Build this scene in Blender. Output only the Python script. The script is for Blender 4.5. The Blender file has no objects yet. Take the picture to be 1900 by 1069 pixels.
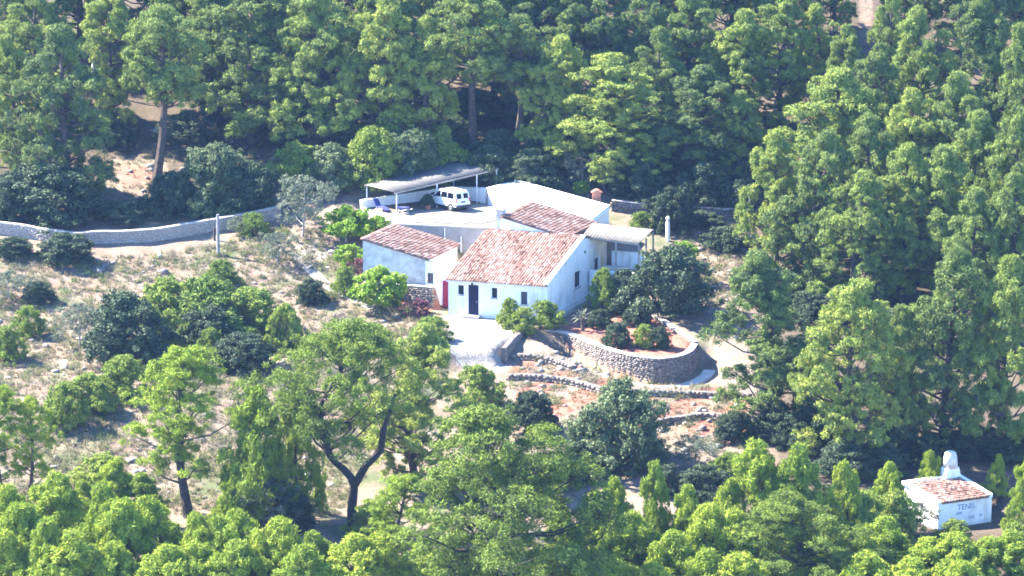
import bpy, bmesh, math, random
import numpy as np
from mathutils import Vector, Matrix

# ------------------------------------------------------------------ camera, sky, sun, exposure
scene = bpy.context.scene
COL = scene.collection
PITCH = math.radians(11); DIST = 364.0; FPX = 8000.0          # focal length in pixels of a 1900 wide frame
CO = np.array([0, 0, 2.46])
FW = np.array([0, math.cos(PITCH), -math.sin(PITCH)])
UP = np.array([0, math.sin(PITCH), math.cos(PITCH)])
RT = np.array([1.0, 0, 0])
CAM = CO - DIST * FW
cd = bpy.data.cameras.new('camera'); cam = bpy.data.objects.new('camera', cd); COL.objects.link(cam)
cd.sensor_width = 36.0; cd.lens = 36.0 * FPX / 1900.0
cd.clip_start = 1.0; cd.clip_end = 3000.0
cam.location = CAM.tolist(); cam.rotation_euler = (math.pi / 2 - PITCH, 0, 0)
scene.camera = cam

SUN = np.array([-0.93, 0.36, 0.0]); SUN /= np.linalg.norm(SUN)
ELEV = math.radians(44)
world = bpy.data.worlds.new('World'); scene.world = world; world.use_nodes = True
wn = world.node_tree; bg = wn.nodes['Background']
sky = wn.nodes.new('ShaderNodeTexSky'); sky.sky_type = 'NISHITA'; sky.sun_disc = False
sky.sun_elevation = ELEV; sky.sun_rotation = math.atan2(SUN[0], SUN[1])
sky.altitude = 1800; sky.air_density = 1.0; sky.dust_density = 0.0; sky.ozone_density = 9.0
wn.links.new(sky.outputs[0], bg.inputs[0]); bg.inputs[1].default_value = 0.11
sl = bpy.data.lights.new('sun', 'SUN'); sun = bpy.data.objects.new('sun', sl); COL.objects.link(sun)
sl.energy = 4.4; sl.angle = math.radians(0.5); sl.color = (1.0, 0.94, 0.82)
sdir = Vector((SUN[0] * math.cos(ELEV), SUN[1] * math.cos(ELEV), math.sin(ELEV)))
sun.rotation_euler = (-sdir).to_track_quat('-Z', 'Y').to_euler()
sun.location = (-60, 40, 90)
vs = scene.view_settings
vs.view_transform = 'Standard'; vs.look = 'None'; vs.exposure = 3.08; vs.gamma = 1.0; vs.use_curve_mapping = False
scene.cycles.use_denoising = True
scene.cycles.max_bounces = 6; scene.cycles.diffuse_bounces = 3; scene.cycles.transmission_bounces = 4
scene.cycles.transparent_max_bounces = 4
HAZE = 0.00006
scene.cycles.filter_width = 1.7

rng = np.random.default_rng(7); random.seed(7)

# ------------------------------------------------------------------ pixel <-> world
def proj(p):
    d = np.atleast_2d(p) - CAM; z = d @ FW
    return np.stack([950 + FPX * (d @ RT) / z, 534.5 - FPX * (d @ UP) / z], 1)
def ray(x, y): return FW + RT * (x - 950) / FPX + UP * (534.5 - y) / FPX
def atz(x, y, z):
    d = ray(x, y); return CAM + d * (z - CAM[2]) / d[2]
A = atz(832, 584, 0)                                            # front left corner of the farmhouse
TH = math.radians(20.5)
HU = np.array([math.cos(TH), -math.sin(TH), 0]); HV = np.array([math.sin(TH), math.cos(TH), 0])
def H(u, v, z): return A + HU * u + HV * v + np.array([0, 0, z])

# ------------------------------------------------------------------ terrain height
def poly_sd(P, poly):
    """signed distance (negative inside) of points P (n,2) to polygon"""
    poly = np.asarray(poly, float)[:, :2]; n = len(poly)
    dmin = np.full(len(P), 1e9); inside = np.zeros(len(P), bool)
    for i in range(n):
        a = poly[i]; b = poly[(i + 1) % n]; ab = b - a
        t = np.clip(((P - a) @ ab) / (ab @ ab), 0, 1)
        dmin = np.minimum(dmin, np.hypot(*(P - a - t[:, None] * ab).T))
        c = (a[1] > P[:, 1]) != (b[1] > P[:, 1])
        with np.errstate(divide='ignore', invalid='ignore'):
            xi = (b[0] - a[0]) * (P[:, 1] - a[1]) / (b[1] - a[1]) + a[0]
        inside ^= c & (P[:, 0] < xi)
    return np.where(inside, -dmin, dmin)
def lr(u0, v0, u1, v1): return [H(u0, v0, 0)[:2], H(u1, v0, 0)[:2], H(u1, v1, 0)[:2], H(u0, v1, 0)[:2]]
BED = [(4.3, -5.4), (6.2, -8.6), (7.9, -11.4), (9.8, -13.4), (11.8, -14.4), (13.4, -13.9), (14.6, -12.2), (15.2, -9.5),
       (13.9, -5.5), (12.8, -2.4), (11.4, .2), (8.6, 2.6), (6.0, .8), (4.2, -2.6)]
COURT = [(-14.0, 22.5), atz(722, 417, 5)[:2], atz(890, 424, 5)[:2], H(1.2, 13, 0)[:2], H(1.2, 17, 0)[:2], (3.4, 18.2), (-2.2, 27.2), (-5.4, 29.4), (-13.8, 24.4)]
HUT = atz(1740, 984, -6.9)
PADS = [  # polygon, z(x, y), blend
    ([(3.0, -6.0), (5.0, -9.5), (7.2, -13.0), (9.5, -15.2), (12, -16.6), (15.2, -15.6), (17, -12), (16, -9), (13, -12), (9, -11), (5, -6)], lambda x, y: -2.35 + (y + 11) * .09, 1.5),
    ([H(10.6, 15.5, 0)[:2], H(-3, 15.5, 0)[:2], H(-3, -1, 0)[:2], (-5.6, -12.5), (-1.6, -12.5), (-1.0, -9.2), (.3, -5.0), (3.8, -3.5), H(10.6, -1, 0)[:2]], lambda x, y: 0 * x - 0.05, .9),
    ([(9.8 + (x_ - 9.8) * .93, -6 + (y_ + 6) * .94) for x_, y_ in BED], lambda x, y: -0.75 + (y + 13) * 0.06, 0.5),
    ([H(-10.5, 2.4, 0)[:2], H(-2.3, 2.4, 0)[:2], H(-2.2, 3.7, 0)[:2], H(1.4, 3.7, 0)[:2], H(1.4, 12.2, 0)[:2], H(-10.5, 12.2, 0)[:2]], lambda x, y: 0 * x + 1.75, .6),
    (lr(10.4, 10.2, 16, 19), lambda x, y: 0 * x + 2.4, 0.7),
    ([COURT[0], COURT[1] + HV[:2] * 1.0, COURT[2] + HV[:2] * 1.0, H(1.3, 14.4, 0)[:2]] + COURT[4:], lambda x, y: 0 * x + 4.9, 0.5),
    ([(-2.6, 26.2), (0.2, 28.4), (9.2, 18.4), (7.5, 14.0), (3.0, 18)], lambda x, y: 0 * x + 4.6, 0.8),
    ([(-10.6, 22.5), (-1, 29), (-5.2, 32), (-13.9, 25.5)], lambda x, y: 0 * x + 5.1, 0.8),
    ([HUT[:2] + np.array(q) for q in ((-3, -1), (5, 1), (3.5, 6), (-4, 5))], lambda x, y: 0 * x - 6.95, 2.0),
]
GY = np.array([-500, -200, -60, -25, 0, 30, 60, 110, 250, 900.]); GZ = np.array([-66, -26, -9.0, -3.6, 0, 6.0, 14.6, 32, 72, 200.])
def height(X, Y):
    X = np.asarray(X, float); Y = np.asarray(Y, float)
    z = (np.interp(Y - 3, GY, GZ) + np.interp(Y, GY, GZ) + np.interp(Y + 3, GY, GZ)) / 3
    z = z + 0.35 * np.sin(X * .13 + Y * .07 + 1) + 0.3 * np.sin(X * .05 - Y * .16) + 0.12 * np.sin(X * .41 + 2) * np.sin(Y * .37)
    z = z + 0.05 * np.sin(X * 1.3 + Y * .9) * np.sin(Y * 1.1 - X * .5)
    P = np.stack([X.ravel(), Y.ravel()], 1); zr = z.ravel().copy()
    for poly, fz, bl in PADS:
        sd = poly_sd(P, poly); t = np.clip(1 - sd / bl, 0, 1); t = t * t * (3 - 2 * t)
        zr = zr * (1 - t) + fz(P[:, 0], P[:, 1]) * t
    return zr.reshape(z.shape)
T_S = np.arange(230, 640, 0.75)
def ground_px(x, y):
    d = ray(x, y); pts = CAM + T_S[:, None] * d
    hh = height(pts[:, 0], pts[:, 1]); below = np.nonzero(pts[:, 2] < hh)[0]
    i = below[0] if len(below) else len(T_S) - 1
    i = max(i, 1); a, b = pts[i - 1], pts[i]; fa = a[2] - hh[i - 1]; fb = b[2] - hh[i]
    t = fa / (fa - fb) if fa != fb else 0
    p = a + (b - a) * t
    return np.array([p[0], p[1], float(height([p[0]], [p[1]])[0])])
def pxscale(p): return FPX / float((np.asarray(p) - CAM) @ FW)

# ------------------------------------------------------------------ materials
def new_mat(name):
    m = bpy.data.materials.new(name); m.use_nodes = True
    nt = m.node_tree; b = nt.nodes['Principled BSDF']
    return m, nt, b
def nd(nt, t, **k):
    n = nt.nodes.new(t)
    for a, v in k.items(): setattr(n, a, v)
    return n
def mixc(nt, fac, a, b):
    n = nd(nt, 'ShaderNodeMix', data_type='RGBA')
    for i, v in ((0, fac), (6, a), (7, b)):
        if isinstance(v, bpy.types.NodeSocket): nt.links.new(v, n.inputs[i])
        elif i == 0: n.inputs[0].default_value = v
        else: n.inputs[i].default_value = (*v, 1)
    return n.outputs[2]
def noise(nt, scale, detail=4, rough=.6, vec=None):
    n = nd(nt, 'ShaderNodeTexNoise'); n.inputs['Scale'].default_value = scale
    n.inputs['Detail'].default_value = detail; n.inputs['Roughness'].default_value = rough
    if vec is not None: nt.links.new(vec, n.inputs['Vector'])
    return n.outputs[0]
def ramp(nt, fac, lo, hi):
    n = nd(nt, 'ShaderNodeMapRange'); n.inputs[1].default_value = lo; n.inputs[2].default_value = hi
    nt.links.new(fac, n.inputs[0]); return n.outputs[0]
def objpos(nt): return nd(nt, 'ShaderNodeNewGeometry').outputs['Position']
def simple(name, c1, c2=None, scale=2.0, rough=.8, bump=0.0, lo=.35, hi=.65, spec=.3, metal=0.0):
    m, nt, b = new_mat(name); b.inputs['Roughness'].default_value = rough
    b.inputs['Specular IOR Level'].default_value = spec; b.inputs['Metallic'].default_value = metal
    pos = objpos(nt)
    if c2 is None: c2 = tuple(c * .8 for c in c1)
    n1 = noise(nt, scale, 6, .65, pos)
    nt.links.new(mixc(nt, ramp(nt, n1, lo, hi), c1, c2), b.inputs['Base Color'])
    if bump:
        bp = nd(nt, 'ShaderNodeBump'); bp.inputs['Strength'].default_value = 1; bp.inputs['Distance'].default_value = bump
        nt.links.new(noise(nt, scale * 5, 5, .7, pos), bp.inputs['Height']); nt.links.new(bp.outputs[0], b.inputs['Normal'])
    return m
def tinted(name, cols, rough=.8, attr='tint', objvar=0.0, transl=0.0, noise_mix=0.0):
    """colour picked by the 'tint' attribute carried by each piece"""
    m, nt, b = new_mat(name); b.inputs['Roughness'].default_value = rough; b.inputs['Specular IOR Level'].default_value = .15
    at = nd(nt, 'ShaderNodeAttribute', attribute_name=attr)
    fac = at.outputs['Fac']
    if objvar:
        oi = nd(nt, 'ShaderNodeObjectInfo'); ma = nd(nt, 'ShaderNodeMath', operation='MULTIPLY_ADD')
        nt.links.new(oi.outputs['Random'], ma.inputs[0]); ma.inputs[1].default_value = objvar
        m2 = nd(nt, 'ShaderNodeMath', operation='MULTIPLY'); nt.links.new(fac, m2.inputs[0]); m2.inputs[1].default_value = 1 - objvar
        nt.links.new(m2.outputs[0], ma.inputs[2]); fac = ma.outputs[0]
    cr = nd(nt, 'ShaderNodeValToRGB'); nt.links.new(fac, cr.inputs[0])
    el = cr.color_ramp.elements; n = len(cols)
    while len(el) < n: el.new(.5)
    for i, c in enumerate(cols): el[i].position = i / (n - 1); el[i].color = (*c, 1)
    col = cr.outputs[0]
    nt.links.new(col, b.inputs['Base Color'])
    if transl:
        tr = nd(nt, 'ShaderNodeBsdfTranslucent'); nt.links.new(mixc(nt, .35, cols[0], cols[-1]), tr.inputs[0])
        nt.links.new(col, tr.inputs[0])
        mx = nd(nt, 'ShaderNodeMixShader'); mx.inputs[0].default_value = transl
        out = nt.nodes['Material Output']
        nt.links.new(b.outputs[0], mx.inputs[1]); nt.links.new(tr.outputs[0], mx.inputs[2]); nt.links.new(mx.outputs[0], out.inputs[0])
    return m

M = {}
M['pine'] = tinted('pine_needles', [(.066, .098, .040), (.125, .172, .044), (.205, .258, .052), (.31, .335, .064)], .8, objvar=.55, transl=.15)
M['young'] = tinted('young_pine_needles', [(.130, .185, .026), (.205, .275, .030), (.31, .355, .042)], .8, objvar=.5, transl=.20)
M['dark'] = tinted('dark_evergreen_leaves', [(.030, .050, .026), (.048, .074, .034), (.085, .110, .056)], .6, objvar=.35, transl=.12)
M['light'] = tinted('light_shrub_leaves', [(.095, .145, .032), (.165, .225, .038), (.26, .30, .055)], .8, objvar=.5, transl=.17)
M['mid'] = tinted('carob_leaves', [(.060, .088, .040), (.095, .130, .056), (.145, .182, .082)], .65, objvar=.4, transl=.18)
M['olive'] = tinted('olive_leaves', [(.095, .115, .075), (.135, .155, .10), (.18, .195, .135)], .7, objvar=.4, transl=.15)
M['citrus'] = tinted('citrus_leaves', [(0.11, 0.198, 0.02), (0.176, 0.281, 0.024), (0.253, 0.33, 0.044)], .5, objvar=.3, transl=.3)
M['dry'] = tinted('dry_twigs', [(.20, .16, .12), (.28, .23, .17), (.36, .31, .23)], .9, objvar=.3, transl=.15)
M['purple'] = tinted('bougainvillea_leaves', [(.05, .07, .025), (.12, .045, .055), (.17, .06, .10)], .7, transl=.3)
M['bark'] = simple('pine_bark', (.10, .075, .06), (.045, .035, .03), 3, .95, .03)
M['darkbark'] = simple('dark_pine_bark', (.040, .030, .028), (.020, .016, .016), 3, .95, .03)
M['palebark'] = simple('pale_bark', (.34, .31, .28), (.20, .18, .16), 3, .95, .02)
M['lime'] = simple('limewash', (.80, .80, .78), (.72, .71, .68), .8, .85, .01, .45, .8)
def streaked(name, c1, c2, lo, hi):
    m, nt, bs = new_mat(name); bs.inputs['Roughness'].default_value = .9; bs.inputs['Specular IOR Level'].default_value = .2
    mp = nd(nt, 'ShaderNodeMapping'); mp.inputs['Scale'].default_value = (1.6, 1.6, .35); nt.links.new(objpos(nt), mp.inputs[0])
    n1 = noise(nt, 1.1, 7, .68, mp.outputs[0]); n2 = noise(nt, .45, 4, .6, objpos(nt))
    ad = nd(nt, 'ShaderNodeMath', operation='ADD'); nt.links.new(n1, ad.inputs[0]); nt.links.new(n2, ad.inputs[1])
    nt.links.new(mixc(nt, ramp(nt, ad.outputs[0], lo, hi), c1, c2), bs.inputs['Base Color'])
    bp = nd(nt, 'ShaderNodeBump'); bp.inputs['Distance'].default_value = .02; nt.links.new(noise(nt, 5, 5, .7, objpos(nt)), bp.inputs['Height']); nt.links.new(bp.outputs[0], bs.inputs['Normal'])
    return m
M['lime'] = streaked('limewash', (.80, .80, .78), (.50, .47, .42), .98, 1.38)
M['oldlime'] = simple('weathered_limewash', (.56, .54, .50), (.30, .275, .255), 1.1, .9, .02, .42, .72)
M['concrete'] = simple('pale_concrete', (.42, .40, .36), (.31, .285, .255), .9, .9, .015)
M['greyrender'] = simple('grey_render', (.30, .285, .275), (.20, .19, .185), .8, .9, .02)
M['paving'] = simple('court_paving', (.23, .215, .19), (.16, .148, .13), .55, .9, .01)
M['slab'] = simple('dusty_concrete_slab', (.135, .124, .107), (.095, .087, .075), .9, .9, .01)
M['tile'] = tinted('roof_tiles', [(.095, .052, .038), (.20, .113, .085), (.26, .163, .13), (.36, .272, .23)], .85)
M['tilebed'] = simple('tile_mortar', (.30, .17, .12), (.18, .10, .08), 3, .9)
M['stone'] = tinted('limestone_blocks', [(.12, .10, .088), (.18, .152, .132), (.26, .225, .195)], .9)
M['palestone'] = tinted('pale_wall_stone', [(.30, .25, .22), (.35, .30, .26), (.40, .35, .31)], .9)
M['palebed'] = simple('pale_mortar', (.33, .28, .24), (.27, .23, .20), 4, .95, .02)
M['stonebed'] = simple('wall_core', (.16, .135, .115), (.10, .085, .075), 4, .95, .03)
M['coping'] = simple('wall_coping', (.46, .42, .37), (.34, .30, .265), 1.5, .9, .02)
M['sheet'] = simple('fibre_cement_sheet', (.125, .116, .108), (.095, .088, .083), .8, .85, .0)
M['cane'] = simple('weathered_cane_roofing', (.17, .155, .132), (.12, .108, .092), 2.2, .9, .01)
M['timber'] = simple('weathered_timber', (.30, .27, .24), (.19, .17, .15), 4, .85, .01)
M['whitemetal'] = simple('white_painted_metal', (.75, .76, .78), None, 3, .5)
M['darkglass'] = simple('dark_glass', (.004, .005, .012), (.002, .003, .007), 2, .3, 0, spec=.25)
M['bluepaint'] = simple('dark_blue_paint', (.006, .009, .042), (.004, .006, .03), 3, .6)
M['frame'] = simple('faded_blue_frame', (.05, .065, .11), None, 3, .6)
M['greyshutter'] = simple('grey_shutter', (.085, .078, .10), (.06, .055, .07), 3, .7)
M['redpaint'] = simple('dark_red_paint', (.22, .02, .05), (.15, .012, .035), 3, .6)
M['vanpaint'] = simple('white_car_paint', (.70, .71, .74), (.66, .67, .70), 2, .25, 0, spec=.5)
M['tyre'] = simple('tyre_rubber', (.02, .02, .022), None, 3, .8)
M['alloy'] = simple('grey_rim', (.35, .36, .38), None, 3, .4, metal=.6)
M['redlens'] = simple('red_lamp_lens', (.45, .02, .02), None, 3, .3)
M['blackplastic'] = simple('black_plastic', (.03, .03, .035), None, 3, .6)
M['bluecanvas'] = simple('blue_canvas', (.05, .06, .20), (.03, .035, .12), 4, .8)
M['terracotta'] = simple('terracotta', (.38, .17, .11), (.28, .12, .08), 4, .8)
M['globe'] = simple('white_globe', (.85, .86, .88), None, 3, .3)
M['bluelet'] = simple('faded_blue_lettering', (.10, .19, .36), (.20, .30, .46), 9, .8)
M['purplelet'] = simple('faded_violet_lettering', (.26, .23, .40), (.42, .40, .52), 9, .8)
M['polewood'] = simple('utility_pole_wood', (.27, .26, .26), (.18, .17, .17), 3, .9)
M['grass'] = tinted('dry_grass', [(.10, .11, .035), (.21, .185, .10), (.29, .25, .16)], .9, transl=.3)
M['rock'] = tinted('limestone_rock', [(.14, .125, .12), (.21, .19, .178), (.32, .295, .28)], .95)

# ground: dry soil, red earth, pale paving and pine litter zones carried by the mesh
def ground_mat():
    m, nt, b = new_mat('hillside_ground'); b.inputs['Roughness'].default_value = .95; b.inputs['Specular IOR Level'].default_value = .1
    pos = objpos(nt); z = nd(nt, 'ShaderNodeAttribute', attribute_name='zone')
    sep = nd(nt, 'ShaderNodeSeparateColor'); nt.links.new(z.outputs['Color'], sep.inputs[0])
    n1 = noise(nt, .35, 8, .7, pos); n2 = noise(nt, 1.6, 6, .7, pos); n3 = noise(nt, 6, 4, .7, pos)
    soil = mixc(nt, ramp(nt, n1, .38, .62), (.195, .152, .120), (.162, .108, .079))
    soil = mixc(nt, ramp(nt, n2, .5, .68), soil, (.135, .128, .08))
    soil = mixc(nt, ramp(nt, n3, .55, .75), soil, (.25, .225, .20))
    soil = mixc(nt, ramp(nt, noise(nt, .16, 5, .65, pos), .52, .64), soil, (.085, .095, .045))
    soil = mixc(nt, ramp(nt, noise(nt, .9, 7, .75, pos), .60, .66), soil, (.105, .098, .10))
    red = mixc(nt, ramp(nt, n2, .4, .66), (.20, .075, .052), (.28, .15, .11))
    pale = mixc(nt, ramp(nt, n3, .42, .68), (.30, .275, .24), (.175, .155, .13))
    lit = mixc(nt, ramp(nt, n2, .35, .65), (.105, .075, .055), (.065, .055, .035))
    def zmask(s, lo=.35, hi=.6):
        ad = nd(nt, 'ShaderNodeMath', operation='MULTIPLY_ADD'); nt.links.new(n2, ad.inputs[0]); ad.inputs[1].default_value = .5
        a2 = nd(nt, 'ShaderNodeMath', operation='ADD'); nt.links.new(s, a2.inputs[0]); a2.inputs[1].default_value = -.25
        nt.links.new(a2.outputs[0], ad.inputs[2]); return ramp(nt, ad.outputs[0], lo, hi)
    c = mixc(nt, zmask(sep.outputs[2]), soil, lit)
    c = mixc(nt, zmask(sep.outputs[0]), c, red)
    c = mixc(nt, zmask(sep.outputs[1]), c, pale)
    nt.links.new(c, b.inputs['Base Color'])
    bp = nd(nt, 'ShaderNodeBump'); bp.inputs['Distance'].default_value = .12
    nt.links.new(noise(nt, 2.2, 8, .75, pos), bp.inputs['Height']); nt.links.new(bp.outputs[0], b.inputs['Normal'])
    return m
M['ground'] = ground_mat()

# ------------------------------------------------------------------ mesh helpers
def mesh_np(name, V, F, mat, attr=None, smooth=False):
    """V (n,3), F (m,k) one polygon size"""
    V = np.asarray(V, np.float32); F = np.asarray(F, np.int32); k = F.shape[1]
    me = bpy.data.meshes.new(name)
    me.vertices.add(len(V)); me.vertices.foreach_set('co', V.ravel())
    me.loops.add(F.size); me.loops.foreach_set('vertex_index', F.ravel())
    me.polygons.add(len(F)); me.polygons.foreach_set('loop_start', np.arange(0, F.size, k, dtype=np.int32))
    if smooth: me.polygons.foreach_set('use_smooth', np.ones(len(F), bool))
    for an, data in (attr or {}).items():
        data = np.asarray(data, np.float32)
        if data.ndim == 1:
            a = me.attributes.new(an, 'FLOAT', 'POINT'); a.data.foreach_set('value', data)
        else:
            a = me.attributes.new(an, 'FLOAT_COLOR', 'POINT'); a.data.foreach_set('color', data.ravel())
    me.update(calc_edges=True); me.validate()
    me.materials.append(mat)
    return me
def link(name, me, parent=None, loc=None):
    o = bpy.data.objects.new(name, me); COL.objects.link(o)
    if parent is not None: o.parent = parent
    if loc is not None: o.location = loc
    return o
def tag(o, label=None, cat=None, group=None, kind=None):
    if label: o['label'] = label
    if cat: o['category'] = cat
    if group: o['group'] = group
    if kind: o['kind'] = kind
    return o
def empty(name, loc=(0, 0, 0), rz=0):
    o = bpy.data.objects.new(name, None); COL.objects.link(o); o.location = tuple(float(c) for c in loc); o.rotation_euler = (0, 0, rz); o.empty_display_size = .3
    return o
class MB:
    """collects shapes into one mesh"""
    def __init__(s): s.bm = bmesh.new()
    def poly(s, pts):
        s.bm.faces.new([s.bm.verts.new(tuple(map(float, p))) for p in pts]); return s
    def prism(s, base, top):
        """two rings of equal count -> closed solid"""
        b = [s.bm.verts.new(tuple(map(float, p))) for p in base]; t = [s.bm.verts.new(tuple(map(float, p))) for p in top]
        n = len(b)
        s.bm.faces.new(b[::-1]); s.bm.faces.new(t)
        for i in range(n): s.bm.faces.new((b[i], b[(i + 1) % n], t[(i + 1) % n], t[i]))
        return s
    def box(s, c, d, R=None):
        x, y, z = (q / 2 for q in d); c = np.asarray(c, float)
        B = [(-x, -y), (x, -y), (x, y), (-x, y)]
        f = lambda q, zz: (np.array([*q, zz]) if R is None else R @ np.array([*q, zz])) + c
        return s.prism([f(q, -z) for q in B], [f(q, z) for q in B])
    def tube(s, pts, rads, n=6):
        pts = [np.asarray(p, float) for p in pts]; rings = []
        for i, p in enumerate(pts):
            d = pts[min(i + 1, len(pts) - 1)] - pts[max(i - 1, 0)]; d = d / (np.linalg.norm(d) + 1e-9)
            a = np.cross(d, [0, 1, 0.2] if abs(d[1]) < .9 else [1, 0, 0]); a /= np.linalg.norm(a); b = np.cross(d, a)
            rings.append([s.bm.verts.new(tuple(p + rads[i] * (a * math.cos(t) + b * math.sin(t)))) for t in np.arange(n) * 2 * math.pi / n])
        for r0, r1 in zip(rings, rings[1:]):
            for i in range(n): s.bm.faces.new((r0[i], r0[(i + 1) % n], r1[(i + 1) % n], r1[i]))
        s.bm.faces.new(rings[0][::-1]); s.bm.faces.new(rings[-1]); return s
    def bevel(s, w, seg=2):
        bmesh.ops.bevel(s.bm, geom=s.bm.edges[:], offset=w, segments=seg, profile=.5, affect='EDGES', clamp_overlap=True); return s
    def mesh(s, name, mat, smooth=False):
        bmesh.ops.recalc_face_normals(s.bm, faces=s.bm.faces[:])
        me = bpy.data.meshes.new(name); s.bm.to_mesh(me); s.bm.free(); me.materials.append(mat)
        if smooth:
            for p in me.polygons: p.use_smooth = True
        return me
    def build(s, name, mat, parent=None, smooth=False):
        return link(name, s.mesh(name, mat, smooth), parent)
def cut(o, boxes):
    """cut openings (closed box solids) through a part"""
    b = MB()
    for base, top in boxes: b.prism(base, top)
    c = b.build('cutter', M['lime'])
    md = o.modifiers.new('cut', 'BOOLEAN'); md.operation = 'DIFFERENCE'; md.solver = 'EXACT'; md.object = c
    bpy.context.view_layer.update()
    me = bpy.data.meshes.new_from_object(o.evaluated_get(bpy.context.evaluated_depsgraph_get()))
    o.modifiers.clear(); o.data = me
    bpy.data.objects.remove(c)

# ------------------------------------------------------------------ ground
def axis(lo, hi, flo, fhi, step, far):
    a = list(np.arange(flo, fhi + step / 2, step)); v = flo; s = step
    left = []
    while v > lo: s *= 1.22; v -= s; left.append(v)
    v = fhi; s = step; right = []
    while v < hi: s *= 1.22; v += s; right.append(v)
    return np.array(left[::-1] + a + right)
XS = axis(-250, 250, -52, 52, .45, 0); YS = axis(-420, 320, -62, 82, .45, 0)
GX, GYY = np.meshgrid(XS, YS, indexing='ij'); GZZ = height(GX, GYY)
V = np.stack([GX.ravel(), GYY.ravel(), GZZ.ravel()], 1)
ny = len(YS); idx = np.arange(len(XS) * ny).reshape(len(XS), ny)
F = np.stack([idx[:-1, :-1], idx[1:, :-1], idx[1:, 1:], idx[:-1, 1:]], -1).reshape(-1, 4)
px = proj(V)
def zone(poly, soft): return np.clip(.5 - poly_sd(px, poly) / soft, 0, 1)
Zr = np.maximum(zone([(985, 655), (1130, 690), (1310, 715), (1385, 730), (1400, 800), (1330, 835), (1240, 790), (1120, 830), (960, 760), (940, 690)], 30), 0) * \
     np.clip(.62 + .55 * np.sin((px[:, 0] * .55 + px[:, 1] * 1.0) * .105) , 0, 1)
Zr = np.maximum(Zr, np.clip(.5 - poly_sd(V[:, :2], BED) / .6, 0, 1))
Zr = np.maximum(Zr, .8 * zone([(740, 540), (815, 535), (822, 575), (740, 590)], 12))
Zr = np.maximum(Zr, .55 * zone([(215, 300), (300, 300), (310, 352), (215, 352)], 30))
Zp = zone([(838, 582), (985, 592), (990, 606), (955, 625), (940, 690), (860, 690), (830, 640)], 14)
Zp = np.maximum(Zp, .5 * zone([(548, 440), (600, 440), (640, 480), (560, 500), (540, 470)], 25))
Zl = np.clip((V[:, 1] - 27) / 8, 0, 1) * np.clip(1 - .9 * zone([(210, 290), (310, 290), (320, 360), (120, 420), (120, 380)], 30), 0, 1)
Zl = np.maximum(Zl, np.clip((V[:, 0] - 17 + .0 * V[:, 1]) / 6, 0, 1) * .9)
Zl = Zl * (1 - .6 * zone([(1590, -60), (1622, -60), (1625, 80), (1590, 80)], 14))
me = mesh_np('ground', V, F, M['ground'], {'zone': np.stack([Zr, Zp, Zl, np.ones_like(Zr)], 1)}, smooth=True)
tag(link('ground', me), kind='structure')

# ------------------------------------------------------------------ tiles and stones
def tile_field(P00, P10, P11, P01, tw=.24, tl=.36, seed=0, lift=.05):
    """barrel tiles over a roof plane: P00-P10 eave, P01-P11 top edge"""
    r = np.random.default_rng(seed); P00, P10, P11, P01 = (np.asarray(p, float) for p in (P00, P10, P11, P01))
    nc = max(2, int(round(np.linalg.norm(P10 - P00) / tw))); nr = max(2, int(round(np.linalg.norm(P01 - P00) / tl)))
    nrm = np.cross(P10 - P00, P01 - P00); nrm /= np.linalg.norm(nrm)
    ang = np.linspace(0, math.pi, 5); VV = []; FF = []; TT = []
    for i in range(nc):
        for j in range(nr):
            s = (i + .5) / nc + r.normal(0, .0022); base = len(VV)
            t0 = j / nr - .02; t1 = (j + 1.0) / nr + .06 / nr; tint = np.clip(r.normal(.48, .23) + .12 * math.sin(i * .4 + j * .23) + (.35 if r.random() < .05 else 0), 0, 1)
            hj = lift + r.normal(0, .012)
            for (t, rr, hh) in ((t0, .60, .045), (min(t1, 1.02), .46, .0)):
                c = (P00 * (1 - s) + P10 * s) * (1 - t) + (P01 * (1 - s) + P11 * s) * t
                ax = ((P10 - P00) * (1 - t) + (P11 - P01) * t) / nc
                for a in ang: VV.append(c - ax * rr * math.cos(a) + nrm * (hj + hh + tw * rr * .85 * math.sin(a))); TT.append(tint)
            for q in range(4): FF.append((base + q, base + q + 1, base + 6 + q, base + 5 + q))
            FF.append((base, base + 4, base + 3, base + 1))
    return np.array(VV), np.array(FF), np.array(TT)
def tiles(parent, *quad, seed=0, tw=.24, tl=.36):
    V, F, T = tile_field(*quad, seed=seed, tw=tw, tl=tl)
    o = link('roof_tiles', mesh_np('roof_tiles', V, F, M['tile'], {'tint': T}), parent)
    return tag(o, kind='stuff')
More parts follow.
